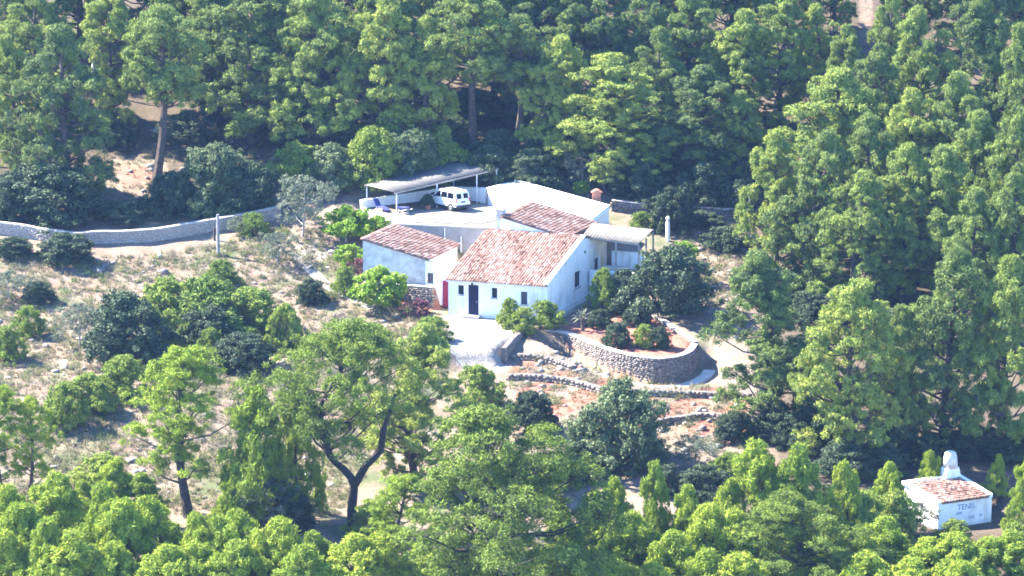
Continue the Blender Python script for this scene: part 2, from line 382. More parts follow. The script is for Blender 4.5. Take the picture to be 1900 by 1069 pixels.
def stone_face(path, z0, z1, seed=0, sz=.34, out=.05, mat='stone'):
    """small field stones set against the outer face of a wall; path = [(x, y)], z0 / z1 functions of the path index (float)"""
    r = np.random.default_rng(seed); VV = []; FF = []; TT = []
    path = np.asarray(path, float)
    for k in range(len(path) - 1):
        a, b = path[k], path[k + 1]; d = b - a; Ls = np.linalg.norm(d); d /= Ls; n = np.array([d[1], -d[0]])
        rows = int(max(z1[k] - z0[k], z1[k + 1] - z0[k + 1]) / (sz * .62)) + 1
        for j in range(rows):
            x = -r.random() * sz
            while x < Ls:
                w = sz * r.uniform(.6, 1.5); hgt = sz * .62
                t = np.clip((x + w / 2) / Ls, 0, 1); lo = z0[k] * (1 - t) + z0[k + 1] * t; hi = z1[k] * (1 - t) + z1[k + 1] * t
                zc = lo + (j + .5) * hgt + r.normal(0, .03)
                if zc < hi + .03 and x + w > 0:
                    c = a + d * (x + w / 2); base = len(VV); tint = np.clip(r.normal(.5, .27), 0, 1); o = out + r.random() * .06
                    for (dx, dz, oo) in ((-.5, -.5, -.05), (.5, -.5, -.05), (.5, .5, -.05), (-.5, .5, -.05), (-.36, -.34, o), (.36, -.36, o), (.35, .35, o), (-.36, .36, o)):
                        VV.append((*(c + d * (dx * w * .96 + r.normal(0, .015)) + n * oo), zc + dz * hgt * .96 + r.normal(0, .012))); TT.append(tint)
                    for f in ((4, 5, 6, 7), (0, 1, 5, 4), (1, 2, 6, 5), (2, 3, 7, 6), (3, 0, 4, 7)): FF.append([base + q for q in f])
                x += w
    return mesh_np('stone_facing', VV, FF, M[mat], {'tint': TT})
def path_prism(pts, z0, z1, th, mat, name, parent, off=0.0):
    """wall body following a path, of thickness th behind the face"""
    pts = np.asarray(pts, float); n = len(pts); N = []
    for i in range(n):
        d = pts[min(i + 1, n - 1)] - pts[max(i - 1, 0)]; d /= np.linalg.norm(d); N.append((d[1], -d[0]))
    N = np.array(N); f = pts + N * off; bk = pts - N * th; m = MB(); bm = m.bm
    R = [[bm.verts.new((*f[i], z0[i])), bm.verts.new((*f[i], z1[i])), bm.verts.new((*bk[i], z1[i])), bm.verts.new((*bk[i], z0[i]))] for i in range(n)]
    for a, b in zip(R, R[1:]):
        for q in range(4): bm.faces.new((a[q], a[(q + 1) % 4], b[(q + 1) % 4], b[q]))
    bm.faces.new(R[0]); bm.faces.new(R[-1][::-1])
    return m.build(name, M[mat], parent)

# ------------------------------------------------------------------ farmhouse
def hbox(u0, v0, z0, u1, v1, z1): return [H(u0, v0, z0), H(u1, v0, z0), H(u1, v1, z0), H(u0, v1, z0)], [H(u0, v0, z1), H(u1, v0, z1), H(u1, v1, z1), H(u0, v1, z1)]
LU, EZ, RV, RZ, BV, BZ = 8.93, 3.12, 9.15, 5.62, 15.0, 4.25
house = empty('farmhouse', H(LU / 2, 6, 0)); hp = house
tag(house, 'white farmhouse with pink tiled roof and dark blue front door', 'house')
def own(root, o):
    """keep world placement while parenting to an empty"""
    o.parent = root; o.matrix_parent_inverse = Matrix.Translation(-Vector(root.location)) if root.rotation_euler.z == 0 else (Matrix.Translation(root.location) @ Matrix.Rotation(root.rotation_euler.z, 4, 'Z')).inverted()
    return o
prof = [(0, -.6), (0, EZ), (RV, RZ), (BV, BZ), (BV, -.6)]
w = MB().prism([H(0, v, z) for v, z in prof], [H(LU, v, z) for v, z in prof]).build('wall', M['lime'])
OP_F = [(.88, 1.40, 1.80, 2.62), (1.80, 2.74, .14, 2.72), (3.92, 4.42, 1.72, 2.60), (6.55, 7.12, 1.35, 2.45)]   # u0,u1,z0,z1
OP_G = [(6.8, 8.25, 1.6, 3.0), (11.85, 13.05, 2.2, 3.3)]                                                    # v0,v1,z0,z1
cut(w, [hbox(a, -.3, c, b, .28, d) for a, b, c, d in OP_F] + [hbox(LU - .28, a, c, LU + .3, b, d) for a, b, c, d in OP_G])
own(hp, w)
def front_frame(root, u0, u1, z0, z1, v, mat, bars=1, frame='frame'):
    win = MB().prism(*hbox(u0, v, z0, u1, v + .04, z1)).build('window', M[mat]); own(root, win)
    m = MB(); t = .05
    for q in ((u0, z0, u0 + t, z1), (u1 - t, z0, u1, z1), (u0 + t, z0, u1 - t, z0 + t), (u0 + t, z1 - t, u1 - t, z1)):
        m.prism(*hbox(q[0], v - .035, q[1], q[2], v - .003, q[3]))
    for k in range(bars):
        c = u0 + (u1 - u0) * (k + 1) / (bars + 1); m.prism(*hbox(c - .02, v - .034, z0 + t, c + .02, v - .004, z1 - t))
    f = m.build('frame', M[frame]); f.parent = win
    s = MB().prism(*hbox(u0 - .06, -.07, z0 - .09, u1 + .06, v - .04, z0 - .004)).build('sill', M['concrete']); s.parent = win
    for c in (f, s): c.matrix_parent_inverse = win.matrix_parent_inverse.inverted() if False else Matrix.Identity(4)
    return win
def sub(par, o):
    o.parent = par; return o
for (a, b, c, d), mt in zip((OP_F[0], OP_F[2], OP_F[3]), ('darkglass', 'darkglass', 'greyshutter')):
    front_frame(hp, a, b, c, d, .16, mt)
# entrance door: boarded leaf, frame, iron lamp above
a, b, c, d = OP_F[1]
door = own(hp, MB().prism(*hbox(a + .06, .12, c, b - .06, .17, d - .06)).build('door', M['bluepaint']))
m = MB()
for k in range(5):
    q = a + .08 + k * (b - a - .16) / 5; m.prism(*hbox(q, .095, c + .05, q + (b - a - .16) / 5 - .03, .118, d - .1))
sub(door, m.build('board', M['bluepaint']))
m = MB(); m.prism(*hbox(a, .1, c, a + .058, .2, d)); m.prism(*hbox(b - .058, .1, c, b, .2, d)); m.prism(*hbox(a + .06, .1, d - .058, b - .06, .2, d))
sub(door, m.build('door_frame', M['frame']))
sub(door, MB().box(H(b - .2, .07, 1.25), (.05, .05, .16)).build('door_handle', M['alloy']))
own(hp, MB().prism(*hbox(a - .25, -.75, -.25, b + .25, -.004, .13)).build('doorstep', M['concrete']))
lamp = own(hp, MB().tube([H(2.25, -.02, 2.95), H(2.25, -.22, 3.0)], [.02, .02]).build('lamp_bracket', M['blackplastic']))
sub(lamp, MB().tube([H(2.25, -.22, 2.72), H(2.25, -.22, 2.92), H(2.25, -.22, 3.0)], [.07, .11, .03]).build('lantern', M['blackplastic']))
for (v0, v1, z0, z1) in OP_G:
    win = own(hp, MB().prism(*hbox(LU - .2, v0, z0, LU - .16, v1, z1)).build('window', M['darkglass']))
    m = MB(); t = .055
    for q in ((v0, z0, v0 + t, z1), (v1 - t, z0, v1, z1), (v0 + t, z0, v1 - t, z0 + t), (v0 + t, z1 - t, v1 - t, z1), ((v0 + v1) / 2 - .02, z0 + t, (v0 + v1) / 2 + .02, z1 - t)):
        m.prism(*hbox(LU - .157, q[0], q[1], LU - .12, q[2], q[3]))
    sub(win, m.build('frame', M['frame']))
    sub(win, MB().prism(*hbox(LU - .11, v0 - .06, z0 - .08, LU + .07, v1 + .06, z0 - .004)).build('sill', M['concrete']))
own(hp, MB().tube([H(LU - .02, 9.35, 4.35), H(LU + .05, 9.35, 4.35)], [.13, .13], 10).build('gable_vent', M['blackplastic']))
own(hp, MB().tube([H(LU + .06, 14.6, .1), H(LU + .06, 14.6, 4.1)], [.045, .045], 6).build('downpipe', M['whitemetal']))
own(hp, MB().prism(*hbox(LU + .003, 3.0, -.5, LU + .55, 13.6, .42)).bevel(.06).build('stone_plinth', M['concrete']))
# roofs: bedding slab and tiles
def roof_plane(root, P00, P10, P11, P01, seed, th=.12, tw=.24, name='roof'):
    P = [np.asarray(p, float) for p in (P00, P10, P11, P01)]
    n = np.cross(P[1] - P[0], P[3] - P[0]); n /= np.linalg.norm(n)
    r = own(root, MB().prism([p + n * .004 for p in P], [p + n * th * .6 for p in P]).build(name, M['tilebed']))
    sub(r, tiles(None, *[p + n * (th * .6 - .02) for p in P], seed=seed, tw=tw)); return r
sl1 = (RZ - EZ) / RV
roof = roof_plane(hp, H(-.12, -.35, EZ - .35 * sl1 + .03), H(LU + .06, -.35, EZ - .35 * sl1 + .03), H(LU + .06, RV, RZ + .03), H(-.12, RV, RZ + .03), 1)
sl2 = (RZ - BZ) / (BV - RV)
roof_plane(hp, H(LU + .06, BV + .3, BZ - .3 * sl2 + .03), H(-.12, BV + .3, BZ - .3 * sl2 + .03), H(-.12, RV + .02, RZ + .03), H(LU + .06, RV + .02, RZ + .03), 2)
V, F, T = tile_field(H(-.12, RV - .14, RZ + .1), H(-.12, RV + .14, RZ + .1), H(LU + .06, RV + .14, RZ + .1), H(LU + .06, RV - .14, RZ + .1), tw=.28, tl=.40, seed=5)
own(hp, tag(link('ridge_tiles', mesh_np('ridge_tiles', V, F, M['tile'], {'tint': np.clip(T + .3, 0, 1)})), kind='stuff'))
own(hp, MB().prism([H(LU - .32, -.3, EZ + .03), H(LU + .12, -.3, EZ + .03), H(LU + .12, RV, RZ + .1), H(LU - .32, RV, RZ + .1)],
                   [H(LU - .32, -.3, EZ + .2), H(LU + .12, -.3, EZ + .2), H(LU + .12, RV, RZ + .25), H(LU - .32, RV, RZ + .25)]).build('mortar_verge', M['lime']))
own(hp, MB().prism(*hbox(-.1, -.28, EZ - .22, LU + .08, -.003, EZ - .04)).build('eave_moulding', M['lime']))
# raised rear wing under its own lean-to roof
own(hp, MB().prism([H(1.25, RV + .5, 3), H(7.0, RV + .5, 3), H(7.0, RV + .5, 5.42), H(1.25, RV + .5, 6.78)], [H(1.25, 17, 3), H(7.0, 17, 3), H(7.0, 17, 5.42), H(1.25, 17, 6.78)]).build('rear_wing_wall', M['lime']))
roof_plane(hp, H(7.25, RV + .35, 5.39), H(7.25, 17.2, 5.39), H(1.1, 17.2, 6.85), H(1.1, RV + .35, 6.85), 3)
ch = own(hp, MB().prism(*hbox(.62, RV + .7, 4.5, 1.235, RV + 1.4, 7.35)).build('chimney', M['oldlime']))
sub(ch, MB().prism(*hbox(.54, RV + .6, 7.354, 1.32, RV + 1.5, 7.48)).build('chimney_cap', M['concrete']))
own(hp, MB().tube([H(7.35, RV + .4, 5.3), H(7.4, 17.2, 5.3)], [.07, .07]).build('gutter', M['greyshutter']))

# annex to the left, lean-to roof falling towards the house
annex = empty('annex', H(-6.3, 6, 1.7)); tag(annex, 'weathered whitewashed annex with sagging tiled lean-to roof left of farmhouse', 'outbuilding')
UL, UR, VF, VB = -9.0, -3.15, 2.9, 10.2; ZL, ZR = 5.32, 3.98
wa = MB().prism([H(UL, VF, .8), H(UR, VF, .8), H(UR, VF, ZR), H(UL, VF, ZL)], [H(UL, VB, .8), H(UR, VB, .8), H(UR, VB, ZR), H(UL, VB, ZL)]).build('wall', M['oldlime'])
own(annex, wa)
wl = MB().prism([H(UR + .003, VF - .25, .2), H(-.02, VF - .25, .2), H(-.02, VF - .25, 3.55), H(UR + .003, VF - .25, 3.95)],
                [H(UR + .003, VF + .3, .2), H(-.02, VF + .3, .2), H(-.02, VF + .3, 3.55), H(UR + .003, VF + .3, 3.95)]).build('link_wall', M['lime'])
cut(wl, [hbox(-3.02, VF - .5, 2.0, -2.42, VF + .05, 2.95)]); own(annex, wl)
win = own(annex, MB().prism(*hbox(-3.02, VF, 2.0, -2.42, VF + .045, 2.95)).build('window', M['greyshutter']))
m = MB()
for q in ((-3.02, 2.0, -2.97, 2.95), (-2.47, 2.0, -2.42, 2.95), (-2.97, 2.9, -2.47, 2.95), (-2.97, 2.0, -2.47, 2.05), (-2.74, 2.05, -2.7, 2.9)): m.prism(*hbox(q[0], VF - .035, q[1], q[2], VF - .004, q[3]))
sub(win, m.build('frame', M['timber']))
roof_plane(annex, H(UR + .2, VF - .2, ZR + .0), H(UR + .2, VB + .1, ZR + .0), H(UL - .15, VB + .1, ZL + .08), H(UL - .15, VF - .2, ZL + .08), 4)
rd = MB().prism(*hbox(-1.5, VF - .36, .1, -.95, VF - .29, 2.4)).build('red_door', M['redpaint'])
m = MB()
for k in range(3): m.prism(*hbox(-1.47 + k * .18, VF - .385, .16, -1.33 + k * .18, VF - .363, 2.34))
sub(rd, m.build('board', M['redpaint'])); own(annex, rd)

# ------------------------------------------------------------------ courtyard on the upper level
cq = COURT
m = MB(); m.prism([(x, y, 4.5) for x, y in cq], [(x, y, 5.0) for x, y in cq])
tag(m.build('courtyard', M['paving']), kind='structure')
fl, fr = cq[1], cq[2]
cw = empty('court_retaining_wall', (*(fl + fr) / 2, 2)); tag(cw, 'grey rendered retaining wall below the van courtyard, behind the annex', 'wall')
dv = (fr - fl) / np.linalg.norm(fr - fl); nv = np.array([dv[1], -dv[0]])
path = [fl - dv * .3, fr + dv * 2.6]
own(cw, path_prism(path, [1.2, 1.2], [5.02, 5.02], .3, 'greyrender', 'wall', None, off=.12))
own(cw, path_prism(path, [5.024, 5.024], [5.16, 5.16], .3, 'coping', 'coping', None, off=.2))
for k, t in enumerate((.62, .80)):
    p = fl + (fr - fl) * t + nv * .2
    own(cw, MB().tube([(*p, 2.2 + k * .4), (*p, 4.95 - k * .7)], [.05, .05]).build('drain_pipe', M['whitemetal']))
# concrete ribs across the court floor in front of the van
rb = empty('concrete_ramp_slabs', atz(850, 408, 5)); tag(rb, 'pale concrete slabs with dark joints on the courtyard in front of the van', 'paving')
for k in range(5):
    x0 = 742 + k * 32; a_, b_, c_, d_ = (atz(x0 + dx, yy, 5.0) for dx, yy in ((0, 414.5), (27, 415.5), (95, 398), (69, 396.5)))
    own(rb, MB().prism([p + np.array([0, 0, .003]) for p in (a_, b_, c_, d_)], [p + np.array([0, 0, .05]) for p in (a_, b_, c_, d_)]).build('slab', M['slab']))
# parapet at the back of the court
pp = [(-13.5, 23.9), (-10.8, 25.9), (-8.0, 27.8), (-5.45, 29.3), (-2.4, 27.0)]
par = empty('court_parapet', (-8, 27.6, 5)); tag(par, 'low white parapet wall running under the carport edge behind the van', 'wall')
own(par, path_prism(pp, [4.4] * 5, [5.75, 5.85, 5.98, 6.1, 6.35], .25, 'lime', 'wall', None))
own(par, path_prism(pp, [5.754, 5.854, 5.984, 6.104, 6.354], [5.83, 5.93, 6.06, 6.18, 6.43], .3, 'lime', 'coping', None, off=.05))
lw = [atz(672, 392, 5.0)[:2], atz(722, 412, 5.0)[:2]]
lwt = empty('court_side_wall', (*lw[0], 5)); tag(lwt, 'short white kerb wall closing the left side of the courtyard', 'wall')
own(lwt, path_prism(lw, [3.6, 3.6], [5.35, 5.25], .25, 'lime', 'wall', None))

# carport
CPZ = [(677, 343, 7.05), (732, 357, 6.85), (925, 312, 8.0), (845, 301, 8.2)]
c1, c2, c3, c4 = (atz(*q) for q in CPZ)
cp = empty('carport', (*((c1 + c3) / 2)[:2], 5)); tag(cp, 'long open carport with grey corrugated sheet roof on thin posts', 'carport')
def sheets(root, q00, q10, q11, q01, n, mat, corr, amp, name='roof_sheet', lap=.02):
    """n corrugated sheets side by side from edge q00-q01 to q10-q11"""
    for k in range(n):
        s0, s1 = k / n, (k + 1) / n + (lap if k < n - 1 else 0)
        L = np.linalg.norm((q10 - q00)) / n; cols = max(4, int(L / corr * 4)); VV = []
        up = np.array([0, 0, 1.0])
        for i in range(cols + 1):
            s = s0 + (s1 - s0) * i / cols; z = amp * math.sin(i * math.pi / 2) + (.012 if k % 2 else 0)
            for tt in (0, 1):
                VV.append((q00 * (1 - s) + q10 * s) * (1 - tt) + (q01 * (1 - s) + q11 * s) * tt + up * z)
        n0 = len(VV); VV += [p - up * .02 for p in VV]; FF = []
        for i in range(cols):
            a = 2 * i; FF += [(a, a + 2, a + 3, a + 1), (n0 + a, n0 + a + 1, n0 + a + 3, n0 + a + 2), (a, n0 + a, n0 + a + 2, a + 2), (a + 1, a + 3, n0 + a + 3, n0 + a + 1)]
        FF += [(0, 1, n0 + 1, n0), (2 * cols, n0 + 2 * cols, n0 + 2 * cols + 1, 2 * cols + 1)]
        own(root, link(name, mesh_np(name, VV, FF, M[mat])))
sheets(cp, c2, c3, c4, c1, 9, 'sheet', .28, .03)
def beam(root, a, b, w, h, mat, name):
    a = np.asarray(a, float); b = np.asarray(b, float); d = (b - a) / np.linalg.norm(b - a); s = np.cross(d, [0, 0, 1]); s /= np.linalg.norm(s); t = np.cross(s, d)
    ring = lambda p: [p + s * x * w / 2 + t * y * h / 2 for x, y in ((-1, -1), (1, -1), (1, 1), (-1, 1))]
    return own(root, MB().prism(ring(a), ring(b)).build(name, M[mat]))
dn = np.array([0, 0, -.11])
for p, q in ((c2, c3), (c1, c4)): beam(cp, p + dn, q + dn, .08, .14, 'timber', 'beam')
for t in np.linspace(.02, .98, 6):
    a_ = c2 * (1 - t) + c3 * t; b_ = c1 * (1 - t) + c4 * t
    beam(cp, a_ + dn * .55, b_ + dn * .55, .06, .06, 'timber', 'rafter')
    if t in (np.linspace(.02, .98, 6)[[0, 2, 4, 5]]):
        for p in (a_, b_):
            g = float(height([p[0]], [p[1]])[0]); g = max(g, 4.9)
            own(cp, MB().tube([(p[0], p[1], g - .2), (p[0], p[1], p[2] - .12)], [.055, .055], 8).build('post', M['whitemetal']))

# white flat roofed outbuilding right of the court
wb = empty('white_outbuilding', (3, 21, 4.6)); tag(wb, 'long white outbuilding with flat whitewashed roof behind the farmhouse', 'outbuilding')
q = [atz(905, 349, 6.55), atz(955, 337, 6.8), atz(1130, 385, 6.1), atz(1096, 413, 5.55)]
own(wb, MB().prism([(p[0], p[1], 3.5) for p in q], [(p[0], p[1], p[2] - .1) for p in q]).build('wall', M['lime']))
cn = sum(q) / 4
own(wb, MB().prism([cn + (p - cn) * 1.02 + np.array([0, 0, -.096]) for p in q], [cn + (p - cn) * 1.02 + np.array([0, 0, .02]) for p in q]).build('roof', M['lime']))
pts = [p + (cn - p) * .015 for p in (q[1], q[2], q[3])]
m = MB()
for a_, b_ in zip(pts, pts[1:]):
    d = (b_ - a_); d /= np.linalg.norm(d); s = np.cross(d, [0, 0, 1]) * .11; z = np.array([0, 0, 1])
    m.prism([a_ - s + z * .024, b_ - s + z * .024, b_ + s + z * .024, a_ + s + z * .024], [a_ - s + z * .22, b_ - s + z * .22, b_ + s + z * .22, a_ + s + z * .22])
own(wb, m.build('parapet', M['lime']))
cb = atz(1107, 372, 6.3)
k_ = own(wb, MB().box(cb + np.array([0, 0, .35]), (.75, .6, .8)).bevel(.03).build('chimney', M['terracotta']))
sub(k_, MB().prism([cb + np.array(p) for p in ((-.5, -.42, .754), (.5, -.42, .754), (.5, .42, .754), (-.5, .42, .754))], [cb + np.array(p) for p in ((-.12, -.42, 1.0), (.12, -.42, 1.0), (.12, .42, 1.0), (-.12, .42, 1.0))]).build('chimney_hood', M['terracotta']))

# pergola right of the house
pg = empty('pergola', H(11, 13, 2.4)); tag(pg, 'pergola with pale weathered cane roof sheets attached to right of farmhouse', 'pergola')
g1, g2, g3, g4 = H(7.75, 14.6, 5.95), H(12.5, 17.2, 5.22), H(13.1, 11.4, 5.0), H(8.35, 10.3, 5.55)
sheets(pg, g4, g3, g2, g1, 6, 'cane', .22, .025)
beam(pg, g4 + dn, g3 + dn, .09, .12, 'timber', 'beam'); beam(pg, g1 + dn, g2 + dn, .09, .12, 'timber', 'beam')
for p in (g3 * .98 + g2 * .02, g2 * .97 + g3 * .03, g3 * .6 + g4 * .4, (g2 + g3) / 2):
    own(pg, MB().box((p[0], p[1], (p[2] - .17 + 2.0) / 2), (.16, .16, p[2] - .17 - 2.0)).build('post', M['timber']))
pw = empty('patio_wall', H(11, 10, 1)); tag(pw, 'white patio wall with ledge under the cane pergola', 'wall')
pth = [H(9.1, 10.05, 0)[:2], H(13.4, 10.05, 0)[:2], H(14.6, 11.2, 0)[:2]]
own(pw, path_prism(pth, [-.3, -.3, .2], [2.65, 2.65, 2.65], .35, 'lime', 'wall', None))
own(pw, MB().prism(*hbox(10.1, 13.0, 2.3, 13.2, 13.35, 3.9)).build('back_wall', M['lime']))
own(pw, MB().prism(*hbox(10.0, 10.7, 2.3, 12.4, 11.3, 2.95)).bevel(.04).build('ledge', M['coping']))

# ------------------------------------------------------------------ white van
def van():
    rear = (atz(846, 391, 5.0) + atz(873, 394, 5.0)) / 2; hd = np.array([-.64, .77]); hd /= np.linalg.norm(hd)
    root = empty('van', (0, 0, 0)); tag(root, 'white high-roofed van parked in the courtyard with its rear to us', 'van')
    # local: x forward from the rear bumper, y left
    prof = [(.02, .42), (.0, .80), (.10, 1.28), (.22, 1.74), (.42, 1.84), (2.35, 1.84), (2.75, 1.70), (3.30, 1.12), (4.02, .96), (4.16, .78), (4.18, .42)]
    half = lambda z: .84 if z < 1.05 else .84 - (z - 1.05) * .17
    b = MB(); b.prism([(x, -half(z), z) for x, z in prof], [(x, half(z), z) for x, z in prof]).bevel(.055)
    body = b.build('body', M['vanpaint'], root, True)
    for poly in body.data.polygons: poly.use_smooth = False
    def side_pane(pts, s):
        o = MB(); o.prism([(x, s * (half(z) - .02), z) for x, z in pts], [(x, s * (half(z) + .008), z) for x, z in pts]); return o.build('window', M['darkglass'], root)
    for s in (-1, 1):
        side_pane([(.42, 1.18), (1.25, 1.16), (1.25, 1.66), (.48, 1.66)], s); side_pane([(1.36, 1.16), (2.15, 1.16), (2.15, 1.66), (1.36, 1.66)], s)
        side_pane([(2.25, 1.15), (3.08, 1.14), (2.72, 1.56), (2.38, 1.66), (2.25, 1.66)], s)
        MB().box((.06, s * .74, .98), (.10, .12, .42)).bevel(.02).build('tail_light', M['redlens'], root)
        MB().box((4.10, s * .62, .80), (.12, .28, .16)).bevel(.03).build('headlight', M['globe'], root)
        MB().box((2.95, s * .93, 1.18), (.12, .16, .16)).bevel(.03).build('mirror', M['blackplastic'], root)
        for x in (.78, 3.38):
            wh = MB(); wh.tube([(x, s * .64, .31), (x, s * .66, .31), (x, s * .84, .31), (x, s * .86, .31)], [.28, .31, .31, .28], 20)
            t = wh.build('wheel', M['tyre'], root)
            MB().tube([(x, s * .855, .31), (x, s * .872, .31)], [.19, .17], 14).build('rim', M['alloy'], t)
            ar = MB(); ar.tube([(x, s * .80, .36), (x, s * .848, .36)], [.39, .39], 20); ar.build('wheel_arch', M['blackplastic'], root)
        yy = s * .38
        MB().prism([(.075, yy - .27, 1.16), (.075, yy + .27, 1.16), (.165, yy + .25, 1.60), (.165, yy - .25, 1.60)], [(.20, yy - .27, 1.16), (.20, yy + .27, 1.16), (.29, yy + .25, 1.60), (.29, yy - .25, 1.60)]).build('rear_window', M['darkglass'], root)
    MB().prism([(2.77, -.66, 1.64), (2.77, .66, 1.64), (3.27, .72, 1.17), (3.27, -.72, 1.17)], [(2.83, -.66, 1.68), (2.83, .66, 1.68), (3.33, .72, 1.21), (3.33, -.72, 1.21)]).build('windscreen', M['darkglass'], root)
    MB().box((-.03, 0, .46), (.16, 1.6, .22)).bevel(.04).build('bumper', M['blackplastic'], root)
    MB().box((4.2, 0, .46), (.16, 1.6, .22)).bevel(.04).build('bumper', M['blackplastic'], root)
    MB().box((.005, .0, .86), (.03, .5, .12)).build('number_plate', M['bluecanvas'], root)
    MB().box((2.1, 0, .36), (3.9, 1.5, .16)).build('underbody', M['blackplastic'], root)
    for s in (-1, 1): MB().tube([(.5, s * .6, 1.88), (.55, s * .6, 1.91), (2.2, s * .6, 1.91), (2.25, s * .6, 1.88)], [.02] * 4).build('roof_rail', M['blackplastic'], root)
    root.location = (float(rear[0]), float(rear[1]), 5.004); root.rotation_euler = (0, 0, math.atan2(hd[1], hd[0]))
van()
def wheelbarrow():
    p = atz(748, 397, 5.0); r = empty('wheelbarrow', (p[0], p[1], 5.004), 2.2)
    tag(r, 'wheelbarrow tipped beside the low white parapet left of the van', 'wheelbarrow')
    MB().prism([(-.35, -.22, .32), (.3, -.2, .32), (.3, .2, .32), (-.35, .22, .32)], [(-.6, -.36, .66), (.5, -.32, .6), (.5, .32, .6), (-.6, .36, .66)]).build('tray', M['bluecanvas'], r)
    t = MB().tube([(.62, -.05, .2), (.62, .05, .2)], [.2, .2], 14).build('wheel', M['tyre'], r)
    MB().tube([(.62, -.06, .2), (.62, .06, .2)], [.1, .1], 10).build('rim', M['whitemetal'], t)
    for s in (-1, 1):
        MB().tube([(.62, s * .09, .2), (-.2, s * .22, .34), (-1.05, s * .3, .58)], [.025] * 3).build('handle', M['whitemetal'], r)
        MB().tube([(-.35, s * .24, .34), (-.42, s * .28, .0)], [.022] * 2).build('leg', M['whitemetal'], r)
wheelbarrow()
def lounger():
    p = atz(708, 392, 5.0); r = empty('garden_chair', (p[0], p[1], 5.004), -.9)
    tag(r, 'dark blue reclining garden chair near left end of the parapet', 'chair')
    MB().box((0, 0, .38), (1.0, .58, .09)).bevel(.03).build('seat', M['bluecanvas'], r)
    MB().prism([(-.5, -.28, .36), (-.5, .28, .36), (-.95, .28, .98), (-.95, -.28, .98)], [(-.42, -.28, .42), (-.42, .28, .42), (-.87, .28, 1.04), (-.87, -.28, 1.04)]).build('backrest', M['bluecanvas'], r)
    MB().prism([(.5, -.27, .34), (.5, .27, .34), (1.0, .27, .16), (1.0, -.27, .16)], [(.5, -.27, .42), (.5, .27, .42), (1.0, .27, .24), (1.0, -.27, .24)]).build('foot_rest', M['bluecanvas'], r)
    for x in (-.4, .4):
        for s in (-1, 1): MB().tube([(x, s * .26, .36), (x * 1.15, s * .29, 0)], [.025] * 2).build('leg', M['whitemetal'], r)
lounger()
def pot(px_, py_, z, s, label, plant='dark'):
    p = atz(px_, py_, z) if z is not None else ground_px(px_, py_); r = empty('plant_pot', (p[0], p[1], p[2]))
    tag(r, label, 'plant pot')
    MB().tube([(0, 0, 0), (0, 0, .3 * s), (0, 0, .31 * s), (0, 0, .38 * s)], [.14 * s, .2 * s, .23 * s, .23 * s], 12).build('pot', M['terracotta'], r)
    return r, s
POTS = [pot(794, 389, 5.004, 1.3, 'terracotta pot plant by the parapet between wheelbarrow and van'), pot(806, 381, 5.004, 1.1, 'terracotta pot plant tucked behind the front of the van')]

# ------------------------------------------------------------------ garden bed wall, dry stone terraces, paths
def stone_wall(name, label, base_pts, ztop, zbot, th=.45, seed=0, cop=True, mat='stone', sz=.34):
    pts = np.asarray(base_pts, float)
    r = empty(name, (*pts[len(pts) // 2], float(np.mean(zbot)))); tag(r, label, 'wall')
    own(r, path_prism(pts, [z - .5 for z in zbot], [z - .03 for z in ztop], th, 'palebed' if mat == 'palestone' else 'stonebed', 'wall_core', None))
    own(r, tag(link('stone_facing', stone_face(pts, zbot, [z - .04 for z in ztop], seed, mat=mat, sz=sz)), kind='stuff'))
    if cop: own(r, path_prism(pts, [z - .026 for z in ztop], [z + .07 for z in ztop], th + .03, 'coping', 'coping', None, off=.09))
    return r
def smooth_path(pts, n):
    pts = np.asarray(pts, float); t = np.linspace(0, len(pts) - 1, n); i = np.clip(t.astype(int), 0, len(pts) - 2); f = (t - i)[:, None]
    P = lambda k: pts[np.clip(k, 0, len(pts) - 1)]
    a, b, c, d = P(i - 1), P(i), P(i + 1), P(i + 2)
    return .5 * (2 * b + (c - a) * f + (2 * a - 5 * b + 4 * c - d) * f ** 2 + (3 * b - a - 3 * c + d) * f ** 3)
fp = smooth_path([(1.4, -4.3), (4.3, -5.4), (6.2, -8.6), (7.9, -11.4), (9.8, -13.4), (11.8, -14.4), (13.4, -13.9), (14.6, -12.2), (15.2, -9.5)], 34)
tz = np.interp(np.arange(34), [0, 4, 20, 33], [-.25, -.3, -.62, -.45]); bz = np.interp(np.arange(34), [0, 6, 14, 22, 33], [-1.9, -2.3, -2.8, -3.1, -2.9])
stone_wall('garden_wall', 'curved dry stone retaining wall holding up the red earth garden bed', fp, tz, bz, seed=3, sz=.27)
fw_ = smooth_path([(-.5, -12.6), (-.1, -10.5), (.35, -8), (1.35, -4.35)], 12)
stone_wall('forecourt_wall', 'dark rough stone wall edging the right side of the white forecourt', fw_, [-.05] * 12, [-2.0] * 12, th=.4, seed=6, cop=False)
at_ = np.array([H(u_, 1.78, 0)[:2] for u_ in np.linspace(-8.6, -2.2, 12)])
stone_wall('annex_terrace_wall', 'low rough stone terrace wall in front of the annex', at_, [1.85] * 12, [.1] * 12, th=.4, seed=8, sz=.3)
bp_ = smooth_path([(15.3, -9.3), (13.9, -5.5), (12.8, -2.4), (11.4, .2), (8.8, 2.7)], 18)
zz = height(bp_[:, 0] - .5, bp_[:, 1])
stone_wall('garden_kerb', 'low stone kerb curving round the far side of the garden bed', bp_, zz + .28, zz - .25, th=.3, seed=4, sz=.3)
